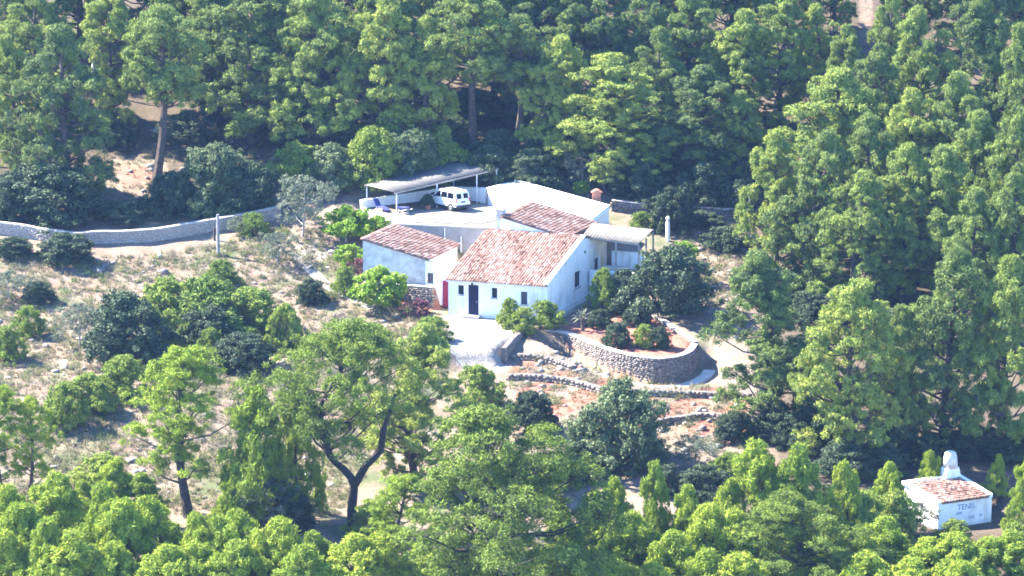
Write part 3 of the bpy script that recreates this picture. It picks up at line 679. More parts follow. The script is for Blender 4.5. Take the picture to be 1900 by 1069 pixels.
for i, (a_, b_, c_, lab) in enumerate((((955, 668), (1010, 672), (1062, 690), 'short rough stone terrace wall just below the white forecourt'),
                                 ((945, 705), (1040, 712), (1130, 735), 'rubble terrace wall in red earth, second below the garden bed'),
                                 ((1180, 735), (1290, 738), (1390, 742), 'long dark rubble terrace wall right, below the curved wall'),
                                 ((1225, 790), (1310, 778), (1395, 790), 'lowest rubble terrace wall beside the dark round bush'))):
    P = np.array([ground_px(*c)[:2] for c in (a_, b_, c_)]); P = smooth_path(P, 10); hz_ = height(P[:, 0], P[:, 1])
    stone_wall('terrace_wall', lab, P, hz_ + .5, hz_ - .3, th=.6, seed=20 + i, cop=False, sz=.42)
wp = np.array([ground_px(*c)[:2] for c in ((-60, 428), (40, 440), (128, 454), (210, 452), (300, 446), (410, 427), (516, 406))])
wp = smooth_path(wp, 40); hz_ = height(wp[:, 0], wp[:, 1])
stone_wall('boundary_wall', 'long pale boundary wall with white coping crossing the left hillside', wp, hz_ + 1.05, hz_ - .2, th=.4, seed=31, mat='palestone', sz=.26)
wp = np.array([ground_px(*c)[:2] for c in ((1135, 392), (1200, 398), (1290, 404), (1415, 408))])
wp = smooth_path(wp, 20); hz_ = height(wp[:, 0], wp[:, 1])
stone_wall('orchard_wall', 'shaded low stone wall under the pines right of the farmhouse', wp, hz_ + .95, hz_ - .2, th=.4, seed=32)
def drape(name, pxs, wid, mat, th=.10, n=30, xy=None):
    P = smooth_path(np.array([ground_px(*c)[:2] for c in pxs]), n) if xy is None else smooth_path(xy, n); d = np.gradient(P, axis=0); d /= np.linalg.norm(d, axis=1)[:, None]; N = np.stack([d[:, 1], -d[:, 0]], 1)
    m = MB(); rows = []
    for p, nn in zip(P, N):
        a, b = p + nn * wid / 2, p - nn * wid / 2; za, zb = height([a[0], b[0]], [a[1], b[1]])
        rows.append([m.bm.verts.new((*a, za - .2)), m.bm.verts.new((*a, za + th)), m.bm.verts.new((*b, zb + th)), m.bm.verts.new((*b, zb - .2))])
    for r0, r1 in zip(rows, rows[1:]):
        for k in range(4): m.bm.faces.new((r0[k], r0[(k + 1) % 4], r1[(k + 1) % 4], r1[k]))
    m.bm.faces.new(rows[0]); m.bm.faces.new(rows[-1][::-1])
    return tag(m.build(name, M[mat]), kind='structure')
drape('path', [(545, 470), (575, 500), (608, 532), (650, 553), (692, 574)], 1.0, 'paving')
fd = np.gradient(fp, axis=0); fd /= np.linalg.norm(fd, axis=1)[:, None]
drape('ledge_path', None, 1.0, 'concrete', .08, 40, xy=(fp + np.stack([fd[:, 1], -fd[:, 0]], 1) * 1.25)[7:32])

# ------------------------------------------------------------------ roadside hut with painted lettering
def hut():
    ph = math.radians(30); hu = np.array([math.cos(ph), math.sin(ph), 0]); hv = np.array([-math.sin(ph), math.cos(ph), 0]); o = atz(1740, 982, -6.9)
    Lh, Wh, zf, zb = 4.9, 4.3, 1.85, 2.5
    W = lambda u, v, z: o + hu * u + hv * v + np.array([0, 0, z])
    r = empty('hut', W(Lh / 2, Wh / 2, 0)); tag(r, 'small white hut with tiled roof and faded painted lettering at lower right', 'hut')
    own(r, MB().prism([W(0, 0, -.8), W(Lh, 0, -.8), W(Lh, Wh, -.8), W(0, Wh, -.8)], [W(0, 0, zf), W(Lh, 0, zf), W(Lh, Wh, zb), W(0, Wh, zb)]).build('wall', M['lime']))
    rf = roof_plane(r, W(.25, -.12, zf + .03), W(Lh - .35, -.12, zf + .03), W(Lh - .35, Wh - .3, zb + .0), W(.25, Wh - .3, zb + .0), 9, tw=.27)
    def cop(a, b, w, z0, z1):
        d = (np.asarray(b) - a); d = d / np.linalg.norm(d); s = np.cross(d, [0, 0, 1]) * w / 2; zz = np.array([0, 0, 1.])
        own(r, MB().prism([a - s + zz * z0, b - s + zz * z0, b + s + zz * z0, a + s + zz * z0], [a - s + zz * z1, b - s + zz * z1, b + s + zz * z1, a + s + zz * z1]).build('coping', M['lime']))
    cop(W(.06, -.1, zf), W(.06, Wh - .3, zb), .36, .004, .26); cop(W(-.2, Wh - .1, zb), W(Lh + .05, Wh - .1, zb), .5, .006, .28); cop(W(Lh - .16, -.1, zf), W(Lh - .16, Wh - .36, zb), .36, .004, .28)
    st = own(r, MB().prism([W(Lh - 1.7, Wh - .7, zb + .1), W(Lh - .2, Wh - .7, zb + .1), W(Lh - .2, Wh + .3, zb + .1), W(Lh - 1.7, Wh + .3, zb + .1)],
                   [W(Lh - 1.45, Wh - .62, zb + .95), W(Lh - .35, Wh - .62, zb + .95), W(Lh - .35, Wh + .22, zb + .95), W(Lh - 1.45, Wh + .22, zb + .95)]).bevel(.05).build('chimney', M['lime']))
    sub(st, MB().tube([W(Lh - .9, Wh - .2, zb + .9), W(Lh - .9, Wh - .2, zb + 1.75), W(Lh - .9, Wh - .2, zb + 2.05), W(Lh - .9, Wh - .2, zb + 2.18)], [.58, .5, .42, .2], 14).build('chimney_pot', M['oldlime'], None, True))
    def letters(txt, u, z, size, mat):
        cu = bpy.data.curves.new('lettering', 'FONT'); cu.body = txt; cu.size = size; cu.extrude = .006
        t = bpy.data.objects.new('lettering', cu); COL.objects.link(t); bpy.context.view_layer.update()
        me = bpy.data.meshes.new_from_object(t.evaluated_get(bpy.context.evaluated_depsgraph_get())); bpy.data.objects.remove(t)
        me.materials.append(M[mat]); ob = link('lettering', me)
        X = Vector(hu); Z = Vector((0, 0, 1)); Y = X.cross(Z); R = Matrix((X, Z, Y)).transposed().to_4x4()
        me.transform(Matrix.Translation(Vector(W(u, -.012, z))) @ R); own(r, ob)
    letters('TENIS', 1.75, 1.22, .62, 'bluelet'); letters('BAR', 1.65, .88, .30, 'bluelet'); letters('500', 2.75, .42, .40, 'purplelet'); letters('M', 3.75, .45, .40, 'purplelet')
hut()

# ------------------------------------------------------------------ posts and poles
def pole(name, label, px_, py_, htop_px, r0, r1, mat, extra=None, cat='pole'):
    p = ground_px(px_, py_); h = htop_px / pxscale(p) / math.cos(PITCH); r = empty(name, p); tag(r, label, cat)
    MB().tube([(0, 0, -.3), (0, 0, h * .5), (0, 0, h)], [r0, (r0 + r1) / 2, r1], 10).build('shaft', M[mat], r)
    if extra: extra(r, h)
    return r
def crossarm(r, h):
    MB().box((0, 0, h - .25), (.9, .08, .1)).build('crossarm', M['polewood'], r)
    for x in (-.38, .38): MB().tube([(x, 0, h - .2), (x, 0, h - .04)], [.04, .03]).build('insulator', M['globe'], r)
pole('utility_pole', 'grey wooden pole standing below the boundary wall on left hillside', 405, 474, 76, .16, .12, 'polewood')
pole('wooden_post', 'short dark leaning stub of a post beside the grey pole', 398, 446, 24, .13, .1, 'bark', cat='post')
pole('utility_pole', 'slim pale pole in front of the dark pines at right', 1390, 462, 110, .09, .07, 'palebark', crossarm)
def ball(r, h):
    bm = bmesh.new(); bmesh.ops.create_uvsphere(bm, u_segments=16, v_segments=10, radius=.2); bmesh.ops.translate(bm, vec=(0, 0, h + .26), verts=bm.verts[:])
    me = bpy.data.meshes.new('globe'); bm.to_mesh(me); bm.free(); me.materials.append(M['globe'])
    for p in me.polygons: p.use_smooth = True
    link('globe', me, r); MB().tube([(0, 0, h), (0, 0, h + .1)], [.09, .07], 8).build('collar', M['blackplastic'], r)
pole('lamp_post', 'white lamp post with round globe beyond the pergola', 1239, 447, 36, .19, .17, 'lime', ball, 'lamp post')
# ------------------------------------------------------------------ vegetation
def unit(v): return v / (np.linalg.norm(v, axis=-1, keepdims=True) + 1e-9)
def blades(pos, out, size, wid, r, spread=1.0, upb=.35):
    """one rhombic leaf / needle spray per position, facing roughly outwards"""
    n = len(pos); nr = unit(out + r.normal(0, spread, (n, 3)) * .8)
    ax = unit(np.cross(nr, r.normal(0, 1, (n, 3))) + np.array([0, 0, upb])); sd = unit(np.cross(nr, ax))
    L = size * r.uniform(.65, 1.25, (n, 1)); Wd = wid * r.uniform(.7, 1.2, (n, 1))
    V = np.stack([pos - ax * L * .5, pos + sd * Wd * .5 - ax * L * .05, pos + ax * L * .5, pos - sd * Wd * .5 - ax * L * .05], 1).reshape(-1, 3)
    return V, np.arange(4 * n).reshape(n, 4)
KIND = {  # height, crown base, radius, lobes, sub clumps, blades each, lobe radius, sub radius, blade length, width, profile
    'pine':  dict(H=12, zb=0.9, R=3.5, nl=78, ns=15, nb=72, lr=0.225, sr=0.30, bl=0.25, bw=0.055, prof=lambda t: (1 - t) ** .55 * (.72 + .5 * min(t * 3, 1)), upb=0.8, mat='pine', bark='bark', leaf='crown', stem='trunk'),
    'high':  dict(H=13, zb=6.0, R=3.0, nl=40, ns=17, nb=72, lr=0.28, sr=.31, bl=0.25, bw=0.055, prof=lambda t: (1 - t) ** .5 * (.6 + .7 * min(t * 2.6, 1)), upb=0.8, mat='pine', bark='bark', leaf='crown', stem='trunk'),
    'thin':  dict(H=12, zb=3.4, R=3.4, nl=26, ns=13, nb=95, lr=.33, sr=.36, bl=0.26, bw=0.05, prof=lambda t: (1 - t) ** .6 * (.55 + .75 * min(t * 2.2, 1)), upb=0.8, mat='young', bark='bark', leaf='crown', stem='trunk'),
    'big':   dict(H=14, zb=2.2, R=5.2, nl=70, ns=18, nb=74, lr=0.24, sr=.46, bl=0.24, bw=0.06, prof=lambda t: (1 - t) ** .5 * (.6 + .6 * min(t * 2.4, 1)), upb=0.6, mat='pinedeep', bark='darkbark', leaf='crown', stem='trunk'),
 'young': dict(H=6, zb=.2, R=1.9, nl=52, ns=11, nb=56, lr=.25, sr=.19, bl=.22, bw=.045, prof=lambda t: (1 - t) ** .7 * (.85 + .3 * min(t * 3, 1)), upb=1.2, sv=2.0, mat='young', bark='bark', leaf='crown', stem='trunk'),
    'dark':  dict(H=3.6, zb=0.05, R=2.5, nl=56, ns=10, nb=58, lr=0.27, sr=.34, bl=0.17, bw=0.1, prof=lambda t: max(1 - t * t, .0) ** .5, tp=1.25, mat='dark', bark='bark', leaf='foliage', stem='stem'),
    'light': dict(H=3, zb=0.05, R=2.0, nl=48, ns=9, nb=50, lr=0.27, sr=.28, bl=0.16, bw=0.075, prof=lambda t: max(1 - t * t, .0) ** .5, tp=1.25, mat='light', bark='bark', leaf='foliage', stem='stem'),
    'olive': dict(H=4.5, zb=1.2, R=2.2, nl=20, ns=11, nb=30, lr=.34, sr=.32, bl=.20, bw=.07, prof=lambda t: max(1 - (2 * t - .8) ** 2 * .5, .1) ** .5, mat='olive', bark='palebark', leaf='crown', stem='trunk'),
    'citrus': dict(H=3, zb=.5, R=1.8, nl=26, ns=11, nb=30, lr=0.32, sr=.28, bl=.24, bw=.14, prof=lambda t: max(1 - (1.7 * t - .6) ** 2, .08) ** .5, mat='citrus', bark='palebark', leaf='crown', stem='trunk'),
    'dry':   dict(H=1.8, zb=.1, R=1.6, nl=14, ns=9, nb=26, lr=.34, sr=.24, bl=.26, bw=.03, prof=lambda t: max(1 - t * t, .0) ** .5, mat='dry', bark='palebark', leaf='foliage', stem='stem'),
    'purple': dict(H=1.6, zb=.1, R=1.0, nl=10, ns=9, nb=26, lr=.4, sr=.22, bl=.16, bw=.10, prof=lambda t: max(1 - t * t, .0) ** .5, mat='purple', bark='bark', leaf='foliage', stem='stem'),
}
M['pinedeep'] = tinted('deep_pine_needles', [(.06, .095, .018), (.12, .17, .026), (.21, .27, .04)], .75, objvar=.1, transl=.22)
def make_plant(kind, seed, axis_pts=None):
    k = KIND[kind]; r = np.random.default_rng(seed); Hh, zb, R = k['H'], k['zb'], k['R']
    lean = r.normal(0, .035 * Hh, 2); bend = r.normal(0, .03 * Hh, 2)
    def axis_at(z):
        if axis_pts is not None:
            ap = np.asarray(axis_pts, float); return np.array([np.interp(z, ap[:, 2], ap[:, 0]), np.interp(z, ap[:, 2], ap[:, 1]), z])
        t = z / Hh; return np.array([*(lean * t + bend * math.sin(t * math.pi * 1.3)), z])
    P = []; O = []; T = []; tr = MB(); ga = r.random() * 6.28; asym = r.random() * 6.28
    lobes = []
    for i in range(k['nl']):
        t = ((i + .5) / k['nl']) ** .92; t = t ** k.get('tp', 1.0); t = min(max(t + r.normal(0, .05), .0), .97); ga += 2.399 + r.normal(0, .35)
        pr = k['prof'](t); ring = R * pr * (r.uniform(.55, .95) if r.random() < .75 else r.uniform(.1, .5)) * (1 + .18 * math.cos(ga - asym))
        if t > .9: ring *= .35
        zc = zb + (Hh - zb) * t; rl = R * k['lr'] * r.uniform(.7, 1.2) * (.55 + .45 * pr)
        zc = min(zc, Hh - rl * .55)
        c = axis_at(zc) + np.array([math.cos(ga) * ring, math.sin(ga) * ring, 0]); lobes.append((c, rl, zc))
        ns = k['ns']; d = unit(r.normal(0, 1, (ns, 3))); d[:, 2] = np.where(d[:, 2] < -.55, -d[:, 2], d[:, 2])
        sc = c + rl * d * r.uniform(.65, 1.05, (ns, 1)) * np.array([1, 1, .98])
        ltint = r.normal(0, .10)
        for q in range(ns):
            rs = k['sr'] * r.uniform(.65, 1.25); nb = int(k['nb'] * r.uniform(.8, 1.2))
            e = unit(r.normal(0, 1, (nb, 3)) + d[q] * .7 + np.array([0, 0, .35]))
            P.append(sc[q] + rs * e * r.uniform(.2, 1.08, (nb, 1)) * np.array([1, 1, .9 * k.get('sv', 1.0)])); O.append(unit(e + d[q] * .5))
            T.append(np.full(nb, np.clip(.5 + ltint + r.normal(0, .24), 0, 1)))
    P = np.concatenate(P); O = np.concatenate(O); T = np.concatenate(T)
    P[:, 2] = np.maximum(P[:, 2], .05)
    V, F = blades(P, O, k['bl'], k['bw'], r, upb=k.get('upb', .35))
    crown = mesh_np(k['leaf'], V, F, M[k['mat']], {'tint': np.repeat(np.clip(T + r.normal(0, .07, len(T)), 0, 1), 4)})
    r0 = Hh * (.022 if kind in ('pine', 'high', 'thin', 'big', 'gnarled') else .02) * (.95 if axis_pts is not None else 1)
    zs = np.linspace(-.25, Hh * .93, 12) if axis_pts is None else np.linspace(-.25, Hh * .93, 30)
    tr.tube([axis_at(max(z, 0)) + np.array([0, 0, min(z, 0)]) for z in zs], [r0 * (1.25 if z < .1 else 1) * (1 - .85 * max(z, 0) / Hh) for z in zs], 7)
    for c, rl, zc in lobes:
        z0 = max(zc - rl * .9 - .08 * Hh * r.random(), .08 * Hh); a = axis_at(z0); mid = (a * .45 + c * .55) - np.array([0, 0, .12 * np.linalg.norm(c - a)])
        rr = r0 * .38 * (1 - .5 * z0 / Hh)
        for _ in range(2 if Hh > 5 else 0):
            tr.tube([c, c + r.normal(0, .75, 3) * rl], [rr * .35, rr * .12], 3)
        tr.tube([a, mid, c], [rr, rr * .7, rr * .35], 5)
        if kind in ('thin', 'big', 'gnarled') and r.random() < .6:
            e = mid + r.normal(0, .5, 3); tr.tube([mid, e], [rr * .4, rr * .15], 4)
    if kind == 'gnarled': tr.tube([(.05, 0, 3.2), (.7, .1, 4.6), (1.5, .2, 5.6), (1.7, .2, 7.2), (2.3, 0, 9.5)], [.24, .22, .2, .16, .08], 7)
    stem = tr.mesh(k['stem'], M[k['bark']])
    w = np.percentile(np.abs(V[:, :2] - V[:, :2].mean(0)), 98) * 2
    return dict(crown=crown, stem=stem, w=float(w), h=float(V[:, 2].max()), k=k)
ORD = 'first second third fourth fifth sixth seventh eighth ninth tenth eleventh twelfth thirteenth fourteenth fifteenth sixteenth seventeenth eighteenth nineteenth twentieth twenty-first twenty-second twenty-third twenty-fourth twenty-fifth twenty-sixth twenty-seventh twenty-eighth twenty-ninth thirtieth thirty-first thirty-second thirty-third thirty-fourth thirty-fifth thirty-sixth thirty-seventh thirty-eighth thirty-ninth fortieth'.split()
KIND['carob'] = dict(KIND['dark'], mat='mid')
NV = dict(carob=2, pine=5, high=2, thin=2, big=2, young=5, dark=3, light=3, olive=2, citrus=3, dry=2, purple=1)
PL = {kd: [make_plant(kd, 100 + 17 * i + sum(map(ord, kd))) for i in range(n)] for kd, n in NV.items()}
KIND['gnarled'] = dict(KIND['big'], zb=6.0, nl=44, ns=14)
GN = make_plant('gnarled', 4242, [(0, 0, 0), (-.05, 0, 1.5), (.1, 0, 3.3), (-.2, 0, 4.1), (-1.0, .1, 4.9), (-1.35, .1, 5.6), (-1.3, 0, 6.6), (-1.7, .2, 7.6), (-1.6, .1, 9), (-.6, 0, 11), (.2, 0, 14)])
ctr = {}
NAMES = dict(carob='carob_tree', pine='pine_tree', high='pine_tree', thin='pine_tree', big='pine_tree', young='young_pine_tree', dark='evergreen_shrub', light='shrub', olive='olive_tree', citrus='citrus_tree', dry='dry_shrub', purple='flowering_shrub')
CATS = dict(carob='tree', pine='pine tree', high='pine tree', thin='pine tree', big='pine tree', young='pine tree', dark='shrub', light='shrub', olive='olive tree', citrus='fruit tree', dry='shrub', purple='shrub')
MIRROR_R = random.Random(11)
def put(kind, x, yt, yb, w, label, group=None, var=None, rot=None, at=None, proto=None):
    v = proto or PL[kind][(ctr.setdefault(kind, 0) if var is None else var) % len(PL[kind])]; ctr[kind] = ctr.get(kind, 0) + 1
    p = ground_px(x, yb) if at is None else np.asarray(at, float); s = pxscale(p)
    h = max((yb - yt) / s / math.cos(PITCH), .3); wid = w / s
    sx = wid / v['w']; sz = h / v['h']
    root = empty(NAMES[kind], p, MIRROR_R.random() * 6.28 if rot is None else rot); tag(root, label, CATS[kind], group)
    root.scale = (sx, sx, sz)
    link(v['k']['leaf'], v['crown'], root); link(v['k']['stem'], v['stem'], root)
    return root

# --- pines on the slope behind, left
G1 = 'pines on the slope behind the boundary wall'
for a in [
 ('pine', 22, 62, 348, 120, 'pine half cut off by the left edge, above the boundary wall'),
 ('pine', 132, 45, 376, 190, 'tall layered light green pine left of the bare orange clearing'),
 ('high', 290, 8, 336, 165, 'pine with round crown on a tall bare trunk beside orange clearing'),
 ('pine', 468, -55, 262, 225, 'big shaded pine with branches over the bare patch, left of centre top'),
 ('pine', 585, -30, 282, 185, 'dark pine directly left of the bright pine row behind the carport'),
 ('pine', 395, -40, 215, 120, 'narrow pine squeezed between round-crowned pine and big shaded pine'),
 ('pine', 205, -30, 235, 140, 'shaded pine behind and between the two tall left-hand pines'),
 ('pine', 75, -30, 215, 150, 'shaded pine behind the tall layered pine, nearest the top left corner'),
]: put(*a, G1)
# --- hindmost row: nothing tells these apart
for n_, (x, yt, yb, w) in enumerate(sorted([(20, -170, 120, 150), (150, -190, 100, 160), (280, -160, 120, 150), (350, -130, 150, 140), (430, -200, 90, 150), (520, -190, 100, 160), (620, -170, 150, 160),
                     (740, -200, 80, 160), (860, -210, 70, 160), (980, -200, 80, 160), (1110, -190, 90, 160), (1230, -180, 95, 160), (1350, -170, 95, 160), (1460, -180, 70, 150),
                     (1550, -170, 60, 90), (1680, -180, 90, 110), (1790, -190, 100, 160), (1890, -200, 90, 150)])):
    put('pine', x, yt, yb, w, ORD[n_] + ' pine from the left in hindmost row, cut by the top edge', 'pines of the hindmost row')
# --- pines behind the house
G2 = 'sunlit pines behind the farmhouse'
for a in [
 ('pine', 715, -8, 292, 165, 'bright full pine, first of the front row above the carport'),
 ('pine', 795, 30, 300, 130, 'slender bright pine, second of the front row above the carport'),
 ('high', 880, -20, 290, 175, 'broad pine with pale bare trunk showing above the white outbuilding'),
 ('high', 955, 25, 285, 130, 'pine with visible pale stem between broad pine and lobed pine'),
 ('pine', 1040, 66, 318, 135, 'mid-height pine left of the large lobed pine, behind the white roof'),
 ('pine', 1138, 98, 345, 205, 'large lobed pine with bright left clumps above the pergola'),
 ('pine', 1290, 122, 345, 165, 'round pine standing just right of the large lobed pine'),
 ('pine', 1372, 165, 345, 105, 'narrow pine at right end of the front row, before the dark gap'),
 ('pine', 1225, 50, 300, 120, 'pine peeping between the lobed pine and the round pine'),
 ('pine', 685, -95, 195, 150, 'second-row pine over the first bright pine, left of centre'),
 ('pine', 800, -115, 185, 150, 'second-row pine showing above the slender bright pine'),
 ('pine', 915, -125, 180, 150, 'second-row pine showing above the broad bare-trunked pine'),
 ('pine', 1010, -70, 205, 150, 'second-row pine showing above the mid-height pine'),
 ('pine', 1100, -45, 225, 150, 'second-row pine showing above the large lobed pine, left'),
 ('pine', 1185, -25, 235, 140, 'second-row pine showing above the large lobed pine, right'),
 ('pine', 1275, -20, 235, 150, 'second-row pine showing above the round pine'),
 ('pine', 1365, 15, 255, 140, 'second-row pine showing above the narrow end pine'),
 ('pine', 1450, -20, 240, 140, 'pine left of the earth track near the top, second from it'),
 ('pine', 1522, 5, 225, 110, 'pine standing immediately left of the bare earth track'),
]: put(*a, G2)
# --- wooded slope on the right
G3 = 'pines of the right-hand wood'
for a in [
 ('pine', 1535, 128, 440, 225, 'wide domed pine in the right wood, facing the dark gap'),
 ('pine', 1440, 238, 520, 125, 'pine with pale lit left flank on the edge of the right wood'),
 ('pine', 1512, 240, 548, 160, 'pine next inward from the pale-flanked edge pine'),
 ('pine', 1622, 78, 385, 130, 'pine at the foot of the bare earth track'),
 ('pine', 1705, 8, 335, 140, 'dim pine right of the bare earth track'),
 ('pine', 1690, 160, 455, 140, 'pine below the dim pine beside the track'),
 ('pine', 1765, 130, 455, 150, 'pine two crowns in from right edge, upper third'),
 ('pine', 1832, -10, 335, 160, 'tall pine near the top right corner'),
 ('pine', 1893, 40, 400, 130, 'pine cut by the right edge near the top'),
 ('pine', 1600, 205, 500, 150, 'pine in mid wood below the wide domed pine'),
 ('pine', 1668, 265, 565, 150, 'pine in mid wood above the dark hollow'),
 ('pine', 1745, 265, 565, 150, 'pine above and left of the tall yellow-green pair'),
 ('pine', 1815, 205, 520, 160, 'pine in the wood below the tall corner pine'),
 ('pine', 1885, 195, 540, 140, 'pine cut by the right edge, second from the top'),
 ('pine', 1585, 315, 585, 150, 'pine with shaded foot behind the two isolated front pines'),
 ('pine', 1870, 315, 640, 150, 'pine at right edge, just above the yellow-green pair'),
 ('pine', 1800, 345, 640, 140, 'pine directly behind the yellow-green pair'),
 ('pine', 1422, 458, 792, 200, 'isolated bright pine right of the garden bed, layered branches'),
 ('pine', 1582, 510, 864, 205, 'grey-green pine with rounded top, middle of the three front right pines'),
 ('pine', 1748, 452, 836, 190, 'yellow-green tall pine, left one of the pair at right edge'),
 ('pine', 1850, 468, 852, 165, 'yellow-green tall pine, right one of the pair at right edge'),
 ('pine', 1665, 560, 840, 110, 'shaded pine in the gap between the two front right pines'),
]: put(*a, G3)
# --- shrubs behind the wall and the court
G4 = 'evergreen shrubs behind the wall and courtyard'
for a in [
 ('dark', 92, 300, 412, 205, 'large dark rounded shrub behind left end of the boundary wall'),
 ('dark', 15, 330, 415, 90, 'dark shrub at the left edge behind the boundary wall'),
 ('carob', 398, 262, 392, 150, 'grey-green broad tree behind the middle of the boundary wall'),
 ('dark', 325, 315, 395, 110, 'dark shrub right of the orange clearing behind the wall'),
 ('dark', 465, 295, 388, 125, 'dark shrub between the broad grey-green tree and the olive'),
 ('dark', 230, 370, 408, 90, 'low dark shrub touching the wall below the orange clearing'),
 ('olive', 562, 322, 438, 110, 'silvery olive tree on a short dark trunk right of wall end'),
 ('olive', 492, 335, 388, 65, 'small silvery olive behind the right end of the wall'),
 ('light', 545, 262, 350, 110, 'leafy shrub above the silvery olive tree'),
 ('carob', 625, 262, 350, 115, 'leafy tree left of the carport roof'),
 ('light', 690, 232, 345, 120, 'leafy tree rising behind the left half of the carport'),
 ('carob', 762, 240, 345, 120, 'leafy tree rising behind the middle of the carport'),
 ('light', 832, 258, 340, 105, 'leafy tree rising behind the right half of the carport'),
 ('dark', 905, 270, 338, 110, 'dark shrub behind the right tip of the carport'),
 ('dark', 985, 275, 345, 120, 'dark shrub behind the left part of the white outbuilding roof'),
 ('olive', 1082, 282, 352, 65, 'pale leafy sapling behind the white outbuilding, left of two'),
 ('olive', 1122, 288, 356, 55, 'pale leafy sapling behind the white outbuilding, right of two'),
 ('dark', 1190, 290, 372, 110, 'dark undergrowth shrub under the large lobed pine'),
 ('dark', 1310, 300, 388, 110, 'dark undergrowth shrub under the round pine'),
 ('dark', 1378, 330, 395, 80, 'dark undergrowth shrub left of the slim pale pole'),
 ('dark', 1246, 343, 428, 78, 'upright dark green bush right of the white outbuilding'),
 ('light', 1192, 390, 424, 50, 'small bright shrub between the outbuilding and the upright dark bush'),
 ('citrus', 1080, 334, 362, 30, 'little yellow-green plant at edge of the white outbuilding roof'),
 ('dark', 1345, 420, 462, 90, 'low dark shrub at the foot of the slim pale pole'),
]: put(*a, G4)
# --- left hillside shrubs
G5 = 'shrubs on the dry left hillside'
for a in [
 ('dark', 28, 438, 476, 78, 'low dark shrub below the wall at left edge'),
 ('dark', 120, 430, 486, 98, 'dark shrub with long shadow below the wall bend'),
 ('light', 410, 480, 530, 68, 'pale green shrub below the grey pole'),
 ('light', 54, 566, 624, 58, 'round pale green shrub alone near the left edge'),
 ('dark', 228, 540, 670, 165, 'large dark rounded bush in the middle of the left hillside'),
 ('olive', 148, 560, 645, 95, 'grey-green shrub leaning on left side of the large dark bush'),
 ('light', 300, 512, 612, 130, 'bright shrub behind the large dark bush, left of thicket'),
 ('light', 385, 508, 625, 150, 'bright spreading shrub in the middle of the hillside thicket'),
 ('light', 468, 530, 630, 130, 'bright spreading shrub at right of the hillside thicket'),
 ('dark', 400, 560, 640, 130, 'dark shaded shrub under the middle of the thicket'),
 ('light', 308, 570, 652, 62, 'upright pale shrub touching right side of the large dark bush'),
 ('light', 530, 560, 650, 75, 'loose pale shrub right of the thicket by the grey path'),
 ('light', 394, 606, 668, 48, 'egg-shaped pale shrub left of the flat-topped bush'),
 ('dark', 448, 615, 688, 122, 'flat-topped dark bush with lit crown below the thicket'),
 ('olive', 20, 500, 560, 80, 'straggly grey shrub at left edge among rocks, upper'),
 ('dark', 70, 520, 560, 60, 'small dark shrub among rocks right of the straggly grey one'),
 ('light', 15, 600, 670, 70, 'pale shrub cut by left edge below the round one'),
 ('dark', 575, 515, 562, 58, 'dark low shrub beside the white path'),
 ('olive', 515, 428, 492, 75, 'pale silvery bush at the path, below the olive tree'),
 ('light', 470, 392, 436, 60, 'small pale shrub in front of the wall near the pole'),
 ('olive', 438, 400, 436, 45, 'thin grey shrub against the wall right of the pole'),
 ('dry', 625, 575, 645, 140, 'bare grey-brown dry bush below the white path'),
 ('light', 690, 598, 640, 60, 'small green shrub right of the bare dry bush'),
 ('light', 232, 652, 738, 105, 'pale shrub below the large dark bush'),
 ('light', 165, 690, 765, 100, 'pale shrub left and below of the large dark bush'),
 ('light', 120, 705, 795, 80, 'pale shrub right of the dark-stemmed pine pair at left edge'),
 ('light', 185, 840, 905, 110, 'pale scrub between the dark-stemmed pine pair and the slim pine'),
 ('olive', 490, 880, 985, 130, 'greyish scrub right of the slim-trunked pine'),
 ('dark', 545, 905, 985, 80, 'dark scrub at foot of the crooked pine, left'),
]: put(*a, G5)
for n_, (x, yb, h, w) in enumerate(sorted([(40, 262, 50, 110), (120, 240, 45, 110), (205, 262, 50, 100), (350, 262, 60, 110), (420, 225, 45, 90), (545, 262, 70, 120), (610, 235, 60, 110), (660, 300, 55, 100), (700, 262, 55, 100), (770, 300, 55, 110), (840, 275, 60, 110), (925, 305, 65, 110), (1000, 318, 60, 110), (1060, 300, 60, 110), (1120, 335, 60, 110),
                    (1180, 315, 70, 120), (1250, 340, 60, 110), (1330, 345, 70, 110), (1400, 350, 60, 90), (890, 225, 60, 120), (1000, 235, 60, 120), (1130, 250, 60, 120), (1250, 262, 60, 120), (750, 215, 60, 120), (1390, 290, 60, 100), (1230, 395, 40, 90), (1300, 420, 30, 80)])):
    put('dark', x, yb - h, yb, w, ORD[n_] + ' dark undergrowth bush from the left beneath the upper slope pines', 'undergrowth beneath the upper pines')
for n_, (x, yb, h, w) in enumerate(sorted([(1450, 560, 60, 110), (1520, 590, 60, 120), (1600, 600, 60, 120), (1660, 640, 70, 110), (1720, 660, 70, 110), (1490, 690, 70, 110), (1530, 760, 80, 100), (1500, 830, 80, 110), (1660, 760, 80, 100), (1660, 850, 70, 110), (1440, 810, 60, 100), (1800, 845, 60, 120), (1720, 855, 50, 110), (1890, 855, 60, 110), (1560, 880, 60, 120), (1640, 880, 50, 100)])):
    put('dark', x, yb - h, yb, w, ORD[n_] + ' dark undergrowth bush from the left within the right-hand wood', 'undergrowth of the right-hand wood')
